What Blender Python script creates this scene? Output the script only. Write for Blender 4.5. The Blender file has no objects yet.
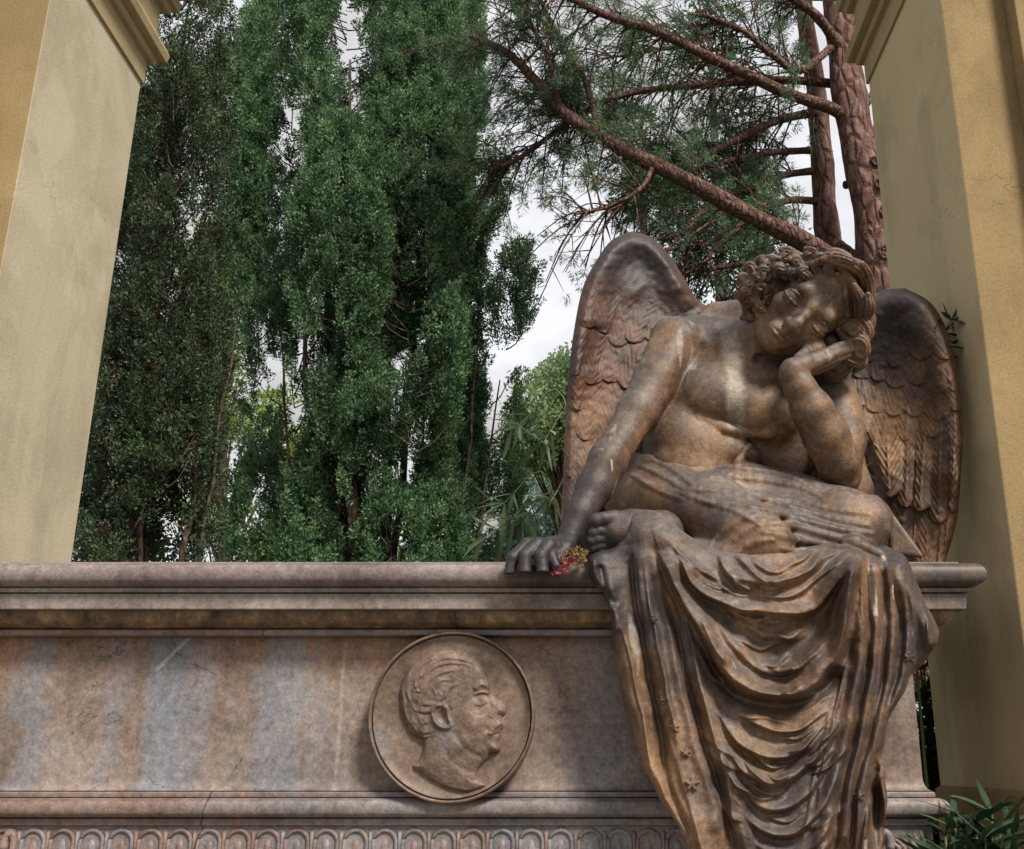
import bpy, bmesh, math, random
import numpy as np
import openvdb
from mathutils import Vector, noise as mnoise
random.seed(7); RNG = np.random.default_rng(11)
R = math.radians
SC = bpy.context.scene
COL = SC.collection

# ------------------------------------------------------------------ camera
FPX, PX, PY, TH, EYE = 1050.0, 570.0, 424.5, R(17.7), 1.6
cd = bpy.data.cameras.new('camera'); cam = bpy.data.objects.new('camera', cd); COL.objects.link(cam)
cd.sensor_width = 36.0; cd.lens = FPX / 1024 * 36; cd.shift_x = -(PX - 512) / 1024
cd.clip_start = 0.05; cd.clip_end = 2000
cam.location = (0, 0, EYE); cam.rotation_euler = (math.pi / 2 + TH, 0, 0)
SC.camera = cam

# ------------------------------------------------------------------ sky, sun, exposure
SUN_EL, SUN_AZ = 46.0, 146.0          # azimuth clockwise from +Y (behind and right of the viewer)
W = bpy.data.worlds.new('World'); SC.world = W; W.use_nodes = True
wn = W.node_tree; wn.nodes.clear()
def wnode(t, **k):
    n = wn.nodes.new(t)
    for a, b in k.items(): setattr(n, a, b)
    return n
sky = wnode('ShaderNodeTexSky', sky_type='NISHITA', sun_disc=False)
sky.sun_elevation = R(SUN_EL); sky.sun_rotation = R(SUN_AZ); sky.dust_density = 4.0; sky.air_density = 1.0; sky.ozone_density = 1.0
wtc = wnode('ShaderNodeTexCoord'); wmap = wnode('ShaderNodeMapping'); wmap.inputs['Scale'].default_value = (1.0, 1.0, 1.6)
wno = wnode('ShaderNodeTexNoise'); wno.inputs['Scale'].default_value = 2.6; wno.inputs['Detail'].default_value = 7.0; wno.inputs['Roughness'].default_value = 0.55
wcr = wnode('ShaderNodeValToRGB')
wcr.color_ramp.elements[0].position = 0.36; wcr.color_ramp.elements[0].color = (5.6, 5.1, 4.5, 1)
wcr.color_ramp.elements[1].position = 0.62; wcr.color_ramp.elements[1].color = (13.0, 13.1, 13.8, 1)
wmx = wnode('ShaderNodeMix', data_type='RGBA'); wmx.inputs['Factor'].default_value = 0.88
bg = wnode('ShaderNodeBackground'); bg.inputs['Strength'].default_value = 0.066
wo = wnode('ShaderNodeOutputWorld')
L = wn.links.new
L(wtc.outputs['Generated'], wmap.inputs['Vector']); L(wmap.outputs['Vector'], wno.inputs['Vector']); L(wno.outputs['Fac'], wcr.inputs['Fac'])
L(sky.outputs['Color'], wmx.inputs[6]); L(wcr.outputs['Color'], wmx.inputs[7]); L(wmx.outputs[2], bg.inputs['Color']); L(bg.outputs['Background'], wo.inputs['Surface'])

sl = bpy.data.lights.new('sun', 'SUN'); sl.energy = 4.3; sl.angle = R(14); sl.color = (1.0, 0.93, 0.82)
so = bpy.data.objects.new('sun', sl); COL.objects.link(so)
sd = Vector((math.sin(R(SUN_AZ)) * math.cos(R(SUN_EL)), math.cos(R(SUN_AZ)) * math.cos(R(SUN_EL)), math.sin(R(SUN_EL))))
so.rotation_euler = (-sd).to_track_quat('-Z', 'Y').to_euler(); so.location = sd * 30
SC.view_settings.view_transform = 'Standard'; SC.view_settings.look = 'None'
SC.view_settings.exposure = 0.35; SC.view_settings.gamma = 1.0; SC.view_settings.use_curve_mapping = False
SC.cycles.max_bounces = 6; SC.cycles.diffuse_bounces = 4; SC.cycles.transparent_max_bounces = 4

# ------------------------------------------------------------------ survey of the place: a sight line met at depth Y
CT, ST = math.cos(TH), math.sin(TH)
def at(px, py, Y):
    v = (PY - py) / FPX; t = Y / (CT - v * ST)
    return Vector(((px - PX) / FPX * t, Y, EYE + t * (ST + v * CT)))
def at_np(px, py, Y):
    v = (PY - py) / FPX; t = Y / (CT - v * ST)
    return np.stack([(px - PX) / FPX * t, Y + 0 * t, EYE + t * (ST + v * CT)], -1)
def mpp(py, Y): return Y / (CT - (PY - py) / FPX * ST) / FPX     # metres per pixel there

# ------------------------------------------------------------------ objects
def tag(o, label=None, cat=None, group=None, kind=None):
    if label: o['label'] = label
    if cat: o['category'] = cat
    if group: o['group'] = group
    if kind: o['kind'] = kind
    return o
def empty(name, loc, label, cat, group=None):
    o = bpy.data.objects.new(name, None); COL.objects.link(o); o.location = loc; o.empty_display_size = 0.1
    return tag(o, label, cat, group)
def mesh_np(name, V, F, mat, parent=None, smooth=True):
    """V (n,3), F (m,3|4) arrays -> one mesh object (verts given in world space)"""
    V = np.asarray(V, np.float32); F = np.asarray(F, np.int32); k = F.shape[1]
    if len(F) > 2000:                                    # closed solids: make faces point outwards
        c = V.mean(0); a, b, d = V[F[:, 0]] - c, V[F[:, 1]] - c, V[F[:, 2]] - c
        if np.einsum('ij,ij->i', a, np.cross(b, d)).sum() < 0: F = F[:, ::-1].copy()
    if parent is not None: V = V - np.array(parent_world(parent), np.float32)
    me = bpy.data.meshes.new(name)
    me.vertices.add(len(V)); me.vertices.foreach_set('co', V.ravel())
    me.loops.add(F.size); me.loops.foreach_set('vertex_index', F.ravel())
    me.polygons.add(len(F)); me.polygons.foreach_set('loop_start', np.arange(0, F.size, k, dtype=np.int32))
    me.polygons.foreach_set('loop_total', np.full(len(F), k, np.int32))
    if smooth: me.polygons.foreach_set('use_smooth', np.ones(len(F), bool))
    me.update(calc_edges=True); me.validate()
    me.materials.append(mat)
    o = bpy.data.objects.new(name, me); COL.objects.link(o)
    if parent is not None: o.parent = parent
    return o
def parent_world(p):
    v = Vector(p.location)
    while p.parent: p = p.parent; v = v + p.location
    return v
def mesh_bm(name, bm, mat, parent=None, smooth=False, bevel=0.0):
    bmesh.ops.recalc_face_normals(bm, faces=bm.faces)
    if parent is not None: bmesh.ops.translate(bm, verts=bm.verts, vec=-parent_world(parent))
    me = bpy.data.meshes.new(name); bm.to_mesh(me); bm.free(); me.materials.append(mat)
    if smooth: me.polygons.foreach_set('use_smooth', np.ones(len(me.polygons), bool))
    o = bpy.data.objects.new(name, me); COL.objects.link(o)
    if parent is not None: o.parent = parent
    if bevel:
        b = o.modifiers.new('bevel', 'BEVEL'); b.width = bevel; b.segments = 2; b.limit_method = 'ANGLE'
    return o
def add_box(bm, lo, hi):
    vs = [bm.verts.new((x, y, z)) for x in (lo[0], hi[0]) for y in (lo[1], hi[1]) for z in (lo[2], hi[2])]
    for f in ((0,1,3,2),(4,6,7,5),(0,4,5,1),(2,3,7,6),(0,2,6,4),(1,5,7,3)): bm.faces.new([vs[i] for i in f])

def smooth_path(P, n):
    """Catmull-Rom resample of points with any number of columns"""
    P = np.asarray(P, float); m = len(P)
    if m == 2: return P[0] + (P[1] - P[0]) * np.linspace(0, 1, n)[:, None]
    Q = np.vstack([2 * P[0] - P[1], P, 2 * P[-1] - P[-2]])
    t = np.linspace(0, m - 1 - 1e-9, n); i = t.astype(int); u = (t - i)[:, None]
    a, b, c, d = Q[i], Q[i+1], Q[i+2], Q[i+3]
    return 0.5 * (2*b + (c-a)*u + (2*a-5*b+4*c-d)*u**2 + (3*b-a-3*c+d)*u**3)
def tube_np(P, r, seg=8, wob=0.0):
    """tapered tube through P (n,3) with radii r (n,) -> V, F"""
    P = np.asarray(P, float); n = len(P); r = np.broadcast_to(np.asarray(r, float), (n,))
    T = np.gradient(P, axis=0); T /= np.linalg.norm(T, axis=1)[:, None] + 1e-12
    up = np.array([0.31, 0.17, 0.93]); A = np.cross(T, up); A /= np.linalg.norm(A, axis=1)[:, None] + 1e-9; B = np.cross(T, A)
    a = np.linspace(0, 2*np.pi, seg, endpoint=False)
    rr = r[:, None] * (1 + wob * RNG.standard_normal((n, seg))) if wob else r[:, None] * np.ones((1, seg))
    V = P[:, None] + rr[..., None] * (np.cos(a)[None, :, None] * A[:, None] + np.sin(a)[None, :, None] * B[:, None])
    V = V.reshape(-1, 3); F = []
    i = np.arange(n - 1)[:, None] * seg; j = np.arange(seg)[None]; j2 = (j + 1) % seg
    F = np.stack([i + j, i + j2, i + seg + j2, i + seg + j], -1).reshape(-1, 4)
    k = len(V); V = np.vstack([V, P[0], P[-1]])
    j = np.arange(seg); j2 = (j + 1) % seg
    c0 = np.stack([j2, j, np.full(seg, k), np.full(seg, k)], -1)
    c1 = np.stack([(n-1)*seg + j, (n-1)*seg + j2, np.full(seg, k+1), np.full(seg, k+1)], -1)
    return V, F, np.vstack([c0[:, :3], c1[:, :3]])
class Soup:
    def __init__(s): s.V, s.Q, s.T, s.n = [], [], [], 0
    def tube(s, P, r, seg=8, wob=0.0):
        V, F, T = tube_np(P, r, seg, wob); s.V.append(V); s.Q.append(F + s.n); s.T.append(T + s.n); s.n += len(V)
    def quads(s, V, F): s.V.append(V); s.Q.append(F + s.n); s.n += len(V)
    def tris(s, V, F): s.V.append(V); s.T.append(F + s.n); s.n += len(V)
    def build(s, name, mat, parent=None, smooth=True):
        V = np.vstack(s.V); T = list(s.T)
        for q in s.Q: T += [q[:, [0, 1, 2]], q[:, [0, 2, 3]]]
        return mesh_np(name, V, np.vstack(T), mat, parent, smooth)

# ------------------------------------------------------------------ solid modelling on a grid
class Field:
    def __init__(s, lo, hi, h):
        s.lo = np.asarray(lo, float); s.h = np.broadcast_to(np.asarray(h, float), (3,)).copy()
        s.n = np.ceil((np.asarray(hi, float) - s.lo) / s.h).astype(int) + 1
        s.D = np.full(s.n, 0.5, np.float32); s.ops = []
    def view(s, lo, hi):
        a = np.clip(np.floor((np.asarray(lo) - s.lo) / s.h).astype(int), 0, s.n); b = np.clip(np.ceil((np.asarray(hi) - s.lo) / s.h).astype(int) + 1, 0, s.n)
        if (b <= a).any(): return None
        sl_ = tuple(slice(x, y) for x, y in zip(a, b))
        ax = [(s.lo[i] + s.h[i] * np.arange(a[i], b[i])).astype(np.float32) for i in range(3)]
        return sl_, ax[0][:, None, None], ax[1][None, :, None], ax[2][None, None, :]
    def put(s, lo, hi, fn, k, sub=False):
        s.ops.append((np.asarray(lo), np.asarray(hi), fn, k, sub))
        g = s.view(lo, hi)
        if g is None: return
        q, X, Y, Z = g
        s.D[q] = comb(s.D[q], fn(X, Y, Z), k, sub)
    def cone(s, a, b, ra, rb, k=0.012, sub=False):
        a = np.array(a, float); b = np.array(b, float); m = max(ra, rb) + k + 0.02
        ba = b - a; L2 = float(ba @ ba) + 1e-12
        def fn(X, Y, Z):
            t = np.clip(((X - a[0]) * ba[0] + (Y - a[1]) * ba[1] + (Z - a[2]) * ba[2]) / L2, 0, 1)
            return np.sqrt((X - a[0] - t * ba[0])**2 + (Y - a[1] - t * ba[1])**2 + (Z - a[2] - t * ba[2])**2) - (ra + (rb - ra) * t)
        s.put(np.minimum(a, b) - m, np.maximum(a, b) + m, fn, k, sub)
    def chain(s, pts, rs, k=0.012, sub=False):
        for i in range(len(pts) - 1): s.cone(pts[i], pts[i+1], rs[i], rs[i+1], k, sub)
    def ell(s, c, ax, rad, k=0.012, sub=False):
        """ax: three unit vectors (rows)"""
        c = np.array(c, float); A = np.array(ax, float); r = np.array(rad, float); m = max(rad) + k + 0.02
        def fn(X, Y, Z):
            x, y, z = X - c[0], Y - c[1], Z - c[2]
            q = [(A[i, 0]*x + A[i, 1]*y + A[i, 2]*z) / r[i] for i in range(3)]
            k0 = np.sqrt(q[0]**2 + q[1]**2 + q[2]**2) + 1e-9; k1 = np.sqrt((q[0]/r[0])**2 + (q[1]/r[1])**2 + (q[2]/r[2])**2) + 1e-9
            return k0 * (k0 - 1) / k1
        s.put(c - m, c + m, fn, k, sub)
    def hit(s, px, py, Y0=2.2, Y1=3.4):
        """depth at which the sight line through (px, py) meets the solid so far"""
        Y = np.arange(Y0, Y1, 0.001); P = at_np(px, py, Y); i = np.round((P - s.lo) / s.h).astype(int)
        ok = ((i >= 0) & (i < s.n)).all(1); d = np.full(len(Y), 1.0); j = i[ok]; d[ok] = s.D[j[:, 0], j[:, 1], j[:, 2]]
        k = np.nonzero(d <= 0)[0]
        return float(Y[k[0]]) if len(k) else None
    def quads(s):
        m = 3 * float(s.h.max())
        g = openvdb.FloatGrid(m); g.copyFromArray(np.ascontiguousarray(np.clip(s.D, -m, m)))
        P, Q = g.convertToQuads(0.0)
        return P.astype(float), Q[:, ::-1].astype(np.int32)
    def mesh(s, name, mat, parent=None, warp=None):
        P, Q = s.quads(); P = s.lo + P * s.h
        if warp is not None: P = warp(P)
        return mesh_np(name, P, Q, mat, parent)
def comb(D, d, k, sub):
    if sub:
        d = -d; h = np.maximum(k - np.abs(D - d), 0) / k
        return np.maximum(D, d) + h * h * k * 0.25
    h = np.maximum(k - np.abs(D - d), 0) / k
    return np.minimum(D, d) - h * h * k * 0.25

# plane reliefs (drapery, wings, portrait): outline and ridges over a picture-plane chart, given real depth
def seg_info(X, Y, P):
    """nearest distance, signed side and run-length fraction to polyline P over chart arrays"""
    best = np.full(X.shape, 1e9); side = np.zeros(X.shape); run = np.zeros(X.shape)
    P = np.asarray(P, float); acc = np.concatenate([[0], np.cumsum(np.hypot(*np.diff(P[:, :2], axis=0).T))])
    for i in range(len(P) - 1):
        ax, ay = P[i, :2]; bx, by = P[i+1, :2]; dx, dy = bx - ax, by - ay; l2 = dx*dx + dy*dy + 1e-9
        t = np.clip(((X-ax)*dx + (Y-ay)*dy) / l2, 0, 1); ex, ey = X - ax - t*dx, Y - ay - t*dy
        d = np.hypot(ex, ey); m = d < best
        best = np.where(m, d, best); side = np.where(m, np.sign(dx*ey - dy*ex), side); run = np.where(m, acc[i] + t*math.sqrt(l2), run)
    return best, side, run / acc[-1]
def poly_sd(X, Y, P):
    """signed distance to a closed outline, negative inside"""
    P = np.asarray(P, float); d, _, _ = seg_info(X, Y, np.vstack([P, P[:1]])); inside = np.zeros(X.shape, bool)
    j = len(P) - 1
    for i in range(len(P)):
        xi, yi = P[i]; xj, yj = P[j]
        c = ((yi > Y) != (yj > Y)) & (X < (xj - xi) * (Y - yi) / (yj - yi + 1e-12) + xi); inside ^= c; j = i
    return np.where(inside, -d, d)
def ridge(X, Y, P, amp, w1, w2=None, fade=0.12, n=24):
    """crest of height amp along P; w1 / w2: half-widths on the left and right of the way it runs"""
    P = smooth_path(P, n) if len(P) > 2 else np.asarray(P, float)
    d, sd_, t = seg_info(X, Y, P); w2 = w1 if w2 is None else w2
    w = np.where(sd_ > 0, w2, w1)
    env = np.clip(np.minimum(t, 1 - t) / fade + 0.12, 0, 1) if fade else 1.0
    return amp * env * np.exp(-(d / w)**2)
def vnoise(X, Y, s, seed=0):
    """smooth value noise on a chart"""
    g = np.random.default_rng(seed).standard_normal((96, 96)); x, y = X / s + 1000.0, Y / s + 1000.0
    i, j = np.floor(x).astype(int), np.floor(y).astype(int); u, v = x - i, y - j; u, v = u*u*(3-2*u), v*v*(3-2*v)
    a, b, c, d = g[i % 96, j % 96], g[(i+1) % 96, j % 96], g[i % 96, (j+1) % 96], g[(i+1) % 96, (j+1) % 96]
    return a*(1-u)*(1-v) + b*u*(1-v) + c*(1-u)*v + d*u*v
def relief(name, x0, x1, y0, y1, step, build, mat, parent, dz=0.0025):
    """build(X, Y) -> (outline distance in chart units, front depth, back depth); meshes the closed solid between"""
    xs = np.arange(x0, x1 + step, step); ys = np.arange(y0, y1 + step, step)
    X, Y = np.meshgrid(xs, ys, indexing='ij')
    S, F, B = build(X, Y)
    m = S < 3
    zlo, zhi = float(F[m].min()) - 4*dz, float(B[m].max()) + 4*dz
    f = Field((x0, y0, zlo), (xs[-1], ys[-1], zhi), (step, step, dz))
    Z = (f.lo[2] + f.h[2] * np.arange(f.n[2])).astype(np.float32)[None, None]
    k = dz / step
    D = np.maximum(F[..., None] - Z, Z - B[..., None]).astype(np.float32)
    D = np.maximum(D, (S * k * 1.0)[..., None].astype(np.float32))
    f.D = D[:f.n[0], :f.n[1]] / dz
    g = openvdb.FloatGrid(3.0); g.copyFromArray(np.ascontiguousarray(np.clip(f.D, -3, 3)))
    P, Q = g.convertToQuads(0.0); P = f.lo + P.astype(float) * f.h
    return mesh_np(name, at_np(P[:, 0], P[:, 1], P[:, 2]), Q.astype(np.int32), mat, parent)
# ------------------------------------------------------------------ materials
class NT:
    def __init__(s, name, rough=0.7, spec=0.3):
        s.m = bpy.data.materials.new(name); s.m.use_nodes = True; s.t = s.m.node_tree
        s.b = s.t.nodes['Principled BSDF']; s.b.inputs['Roughness'].default_value = rough
        s.b.inputs['Specular IOR Level'].default_value = spec
        s.geo = s.t.nodes.new('ShaderNodeNewGeometry'); s.pos = s.geo.outputs['Position']
    def link(s, a, b): s.t.links.new(a, b)
    def setin(s, sock, v):
        if hasattr(v, 'is_output') or isinstance(v, bpy.types.NodeSocket): s.link(v, sock)
        else: sock.default_value = v
    def math(s, op, a, b=0.0, c=None, clamp=False):
        n = s.t.nodes.new('ShaderNodeMath'); n.operation = op; n.use_clamp = clamp
        s.setin(n.inputs[0], a); s.setin(n.inputs[1], b)
        if c is not None: s.setin(n.inputs[2], c)
        return n.outputs[0]
    def mapped(s, scale, vec=None, rot=(0, 0, 0)):
        n = s.t.nodes.new('ShaderNodeMapping'); n.inputs['Scale'].default_value = scale; n.inputs['Rotation'].default_value = rot
        s.link(vec or s.pos, n.inputs['Vector']); return n.outputs[0]
    def noise(s, scale, detail=5, rough=0.55, vec=None, dist=0.0):
        n = s.t.nodes.new('ShaderNodeTexNoise'); n.inputs['Scale'].default_value = scale; n.inputs['Detail'].default_value = detail
        n.inputs['Roughness'].default_value = rough; n.inputs['Distortion'].default_value = dist
        s.link(vec or s.pos, n.inputs['Vector']); return n.outputs['Fac']
    def voro(s, scale, vec=None, feature='F1', out='Distance'):
        n = s.t.nodes.new('ShaderNodeTexVoronoi'); n.feature = feature; n.inputs['Scale'].default_value = scale
        s.link(vec or s.pos, n.inputs['Vector']); return n.outputs[out]
    def ramp(s, v, stops):
        n = s.t.nodes.new('ShaderNodeValToRGB'); e = n.color_ramp.elements
        while len(e) < len(stops): e.new(0.5)
        for x, (p, c) in zip(e, stops): x.position = p; x.color = (c, c, c, 1) if not hasattr(c, '__len__') else (*c, 1)
        s.setin(n.inputs['Fac'], v); return n.outputs['Color']
    def step(s, v, a, b):
        n = s.t.nodes.new('ShaderNodeMapRange'); n.interpolation_type = 'SMOOTHSTEP'
        n.inputs['From Min'].default_value = a; n.inputs['From Max'].default_value = b; s.setin(n.inputs['Value'], v); return n.outputs['Result']
    def mix(s, f, a, b, mode='MIX'):
        n = s.t.nodes.new('ShaderNodeMix'); n.data_type = 'RGBA'; n.blend_type = mode
        s.setin(n.inputs['Factor'], f)
        for q, v in ((n.inputs[6], a), (n.inputs[7], b)): s.setin(q, (*v, 1) if isinstance(v, tuple) and len(v) == 3 else v)
        return n.outputs[2]
    def xyz(s, v=None):
        n = s.t.nodes.new('ShaderNodeSeparateXYZ'); s.link(v or s.pos, n.inputs[0]); return n.outputs
    def color(s, c): s.setin(s.b.inputs['Base Color'], (*c, 1) if isinstance(c, tuple) else c)
    def bump(s, h, strength=0.3, dist=0.004):
        n = s.t.nodes.new('ShaderNodeBump'); n.inputs['Strength'].default_value = strength; n.inputs['Distance'].default_value = dist
        s.link(h, n.inputs['Height']); s.link(n.outputs[0], s.b.inputs['Normal']); return n

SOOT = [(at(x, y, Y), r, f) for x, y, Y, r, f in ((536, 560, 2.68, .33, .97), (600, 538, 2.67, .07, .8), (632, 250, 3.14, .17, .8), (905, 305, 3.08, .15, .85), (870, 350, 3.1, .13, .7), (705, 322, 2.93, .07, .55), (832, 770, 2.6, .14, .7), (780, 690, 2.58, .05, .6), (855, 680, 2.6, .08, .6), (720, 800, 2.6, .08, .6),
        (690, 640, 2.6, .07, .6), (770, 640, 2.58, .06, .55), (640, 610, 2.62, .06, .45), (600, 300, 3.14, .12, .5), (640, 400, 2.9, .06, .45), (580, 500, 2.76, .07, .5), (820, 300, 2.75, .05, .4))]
OCHRE_LIT = [(at(x, y, Y), r, f) for x, y, Y, r, f in ((700, 446, 2.9, .09, .8), (766, 408, 2.87, .10, .75), (658, 345, 2.9, .07, .6), (822, 316, 2.72, .05, .7), (770, 322, 2.72, .04, .5), (790, 715, 2.57, .13, .75), (768, 640, 2.57, .08, .5), (640, 740, 2.6, .10, .75), (668, 790, 2.6, .10, .6), (625, 660, 2.62, .07, .6), (600, 430, 3.14, .16, .45), (895, 430, 3.08, .13, .7), (880, 390, 3.1, .10, .6),
        (765, 533, 2.61, .06, .6), (835, 440, 2.77, .06, .55), (712, 640, 2.59, .05, .5), (850, 620, 2.6, .05, .45), (760, 760, 2.58, .07, .5))]  # ochre spots; knee, breast and cheek paint lit highlights into the colour
def mat_patina(name='weathered_statue_stone', tint=(1, 1, 1), sooty=0.0):
    """weathered, sooty brown stone of the statue"""
    m = NT(name, 0.5, 0.45)
    n1 = m.noise(5.5, 8, 0.62); n2 = m.noise(2.3, 5, 0.5, m.mapped((1, 1, 0.45))); n3 = m.noise(60, 4, 0.6)
    brown = m.ramp(n1, [(0.30, (0.045, 0.029, 0.023)), (0.47, (0.105, 0.060, 0.037)), (0.62, (0.235, 0.132, 0.072)), (0.78, (0.34, 0.25, 0.175))])
    grey = m.ramp(n1, [(0.3, (0.050, 0.042, 0.042)), (0.7, (0.145, 0.124, 0.117))])
    nz = m.xyz(m.geo.outputs['Normal'])[2]
    dust = m.step(m.math('ADD', nz, m.math('MULTIPLY', m.math('SUBTRACT', n2, 0.5), 2.2)), -0.10, 0.75)   # grey dust settles on ledges of the carving
    c = m.mix(m.math('MULTIPLY', dust, 0.86), brown, grey)
    soot = m.step(m.noise(3.4, 7, 0.65, m.mapped((1.2, 1.2, 0.6))), 0.49 - sooty, 0.66 - sooty)
    c = m.mix(m.math('MULTIPLY', soot, 0.74), c, (0.042, 0.036, 0.04))
    if tint != (1, 1, 1): c = m.mix(1.0, c, tint, 'MULTIPLY')
    nw = m.math('MULTIPLY', m.math('SUBTRACT', m.noise(13, 7, 0.68), 0.5), 0.30)
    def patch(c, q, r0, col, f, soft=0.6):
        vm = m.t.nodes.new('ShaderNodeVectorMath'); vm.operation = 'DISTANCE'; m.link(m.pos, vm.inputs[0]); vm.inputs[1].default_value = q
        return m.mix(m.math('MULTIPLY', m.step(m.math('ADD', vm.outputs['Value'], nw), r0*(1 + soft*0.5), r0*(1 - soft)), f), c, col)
    for q, r0, f in OCHRE_LIT: c = patch(c, q, r0, (0.29, 0.172, 0.085), f * 0.78, 0.9)
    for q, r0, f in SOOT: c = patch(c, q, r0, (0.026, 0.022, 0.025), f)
    # pale streak down the breast
    d = m.math('ABSOLUTE', m.math('ADD', m.math('SUBTRACT', m.xyz()[0], at(733, 380, 2.88).x), m.math('MULTIPLY', nw, 0.16)))
    pm = m.math('MULTIPLY', m.step(d, 0.034, 0.012), m.math('MULTIPLY', m.step(m.xyz()[2], at(733, 436, 2.88).z, at(733, 424, 2.88).z), m.step(m.xyz()[2], at(733, 318, 2.88).z, at(733, 345, 2.88).z)))
    c = m.mix(m.math('MULTIPLY', pm, 0.6), c, (0.36, 0.32, 0.26))
    for px_, pa, pb, Yd, w, f in ((874, 566, 618, 2.62, .0065, .8), (886, 552, 560, 2.64, .005, .8), (891, 585, 602, 2.64, .003, .7), (612, 462, 476, 2.80, .0028, .8), (601, 450, 455, 2.80, .008, .6), (866, 838, 860, 2.62, .008, .6)):      # pale drips
        d = m.math('ABSOLUTE', m.math('ADD', m.math('SUBTRACT', m.xyz()[0], at(px_, (pa+pb)/2, Yd).x), m.math('MULTIPLY', nw, 0.05)))
        zz = m.xyz()[2]; pm = m.math('MULTIPLY', m.step(d, w*1.15, w*0.6), m.math('MULTIPLY', m.step(zz, at(px_, pb, Yd).z, at(px_, pb - 5, Yd).z), m.step(zz, at(px_, pa, Yd).z, at(px_, pa + 3, Yd).z)))
        c = m.mix(m.math('MULTIPLY', pm, f), c, (0.50, 0.45, 0.38))
    run = m.step(m.noise(9, 3, 0.5, m.mapped((1.6, 1.6, 0.14))), 0.66, 0.72)
    c = m.mix(m.math('MULTIPLY', run, 0.4), c, (0.38, 0.34, 0.29))
    c = m.mix(0.5, c, m.ramp(n3, [(0.3, 0.12), (0.7, 0.78)]), 'SOFT_LIGHT')
    c = m.mix(0.45, c, m.ramp(m.noise(190, 3, 0.6), [(0.32, 0.15), (0.68, 0.8)]), 'SOFT_LIGHT')
    m.color(c)
    pit = m.step(m.noise(95, 3, 0.6), 0.63, 0.70); c2 = m.mix(m.math('MULTIPLY', pit, 0.5), c, (0.03, 0.025, 0.025)); m.color(c2)
    m.setin(m.b.inputs['Roughness'], m.math('MULTIPLY_ADD', n1, 0.25, 0.40))
    m.bump(m.math('SUBTRACT', m.math('ADD', m.math('MULTIPLY', m.noise(38, 6, 0.7), 1.6), m.math('MULTIPLY', m.noise(260, 3), 0.8)), m.math('MULTIPLY', pit, 0.7)), 0.32, 0.0045)
    return m.m
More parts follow.
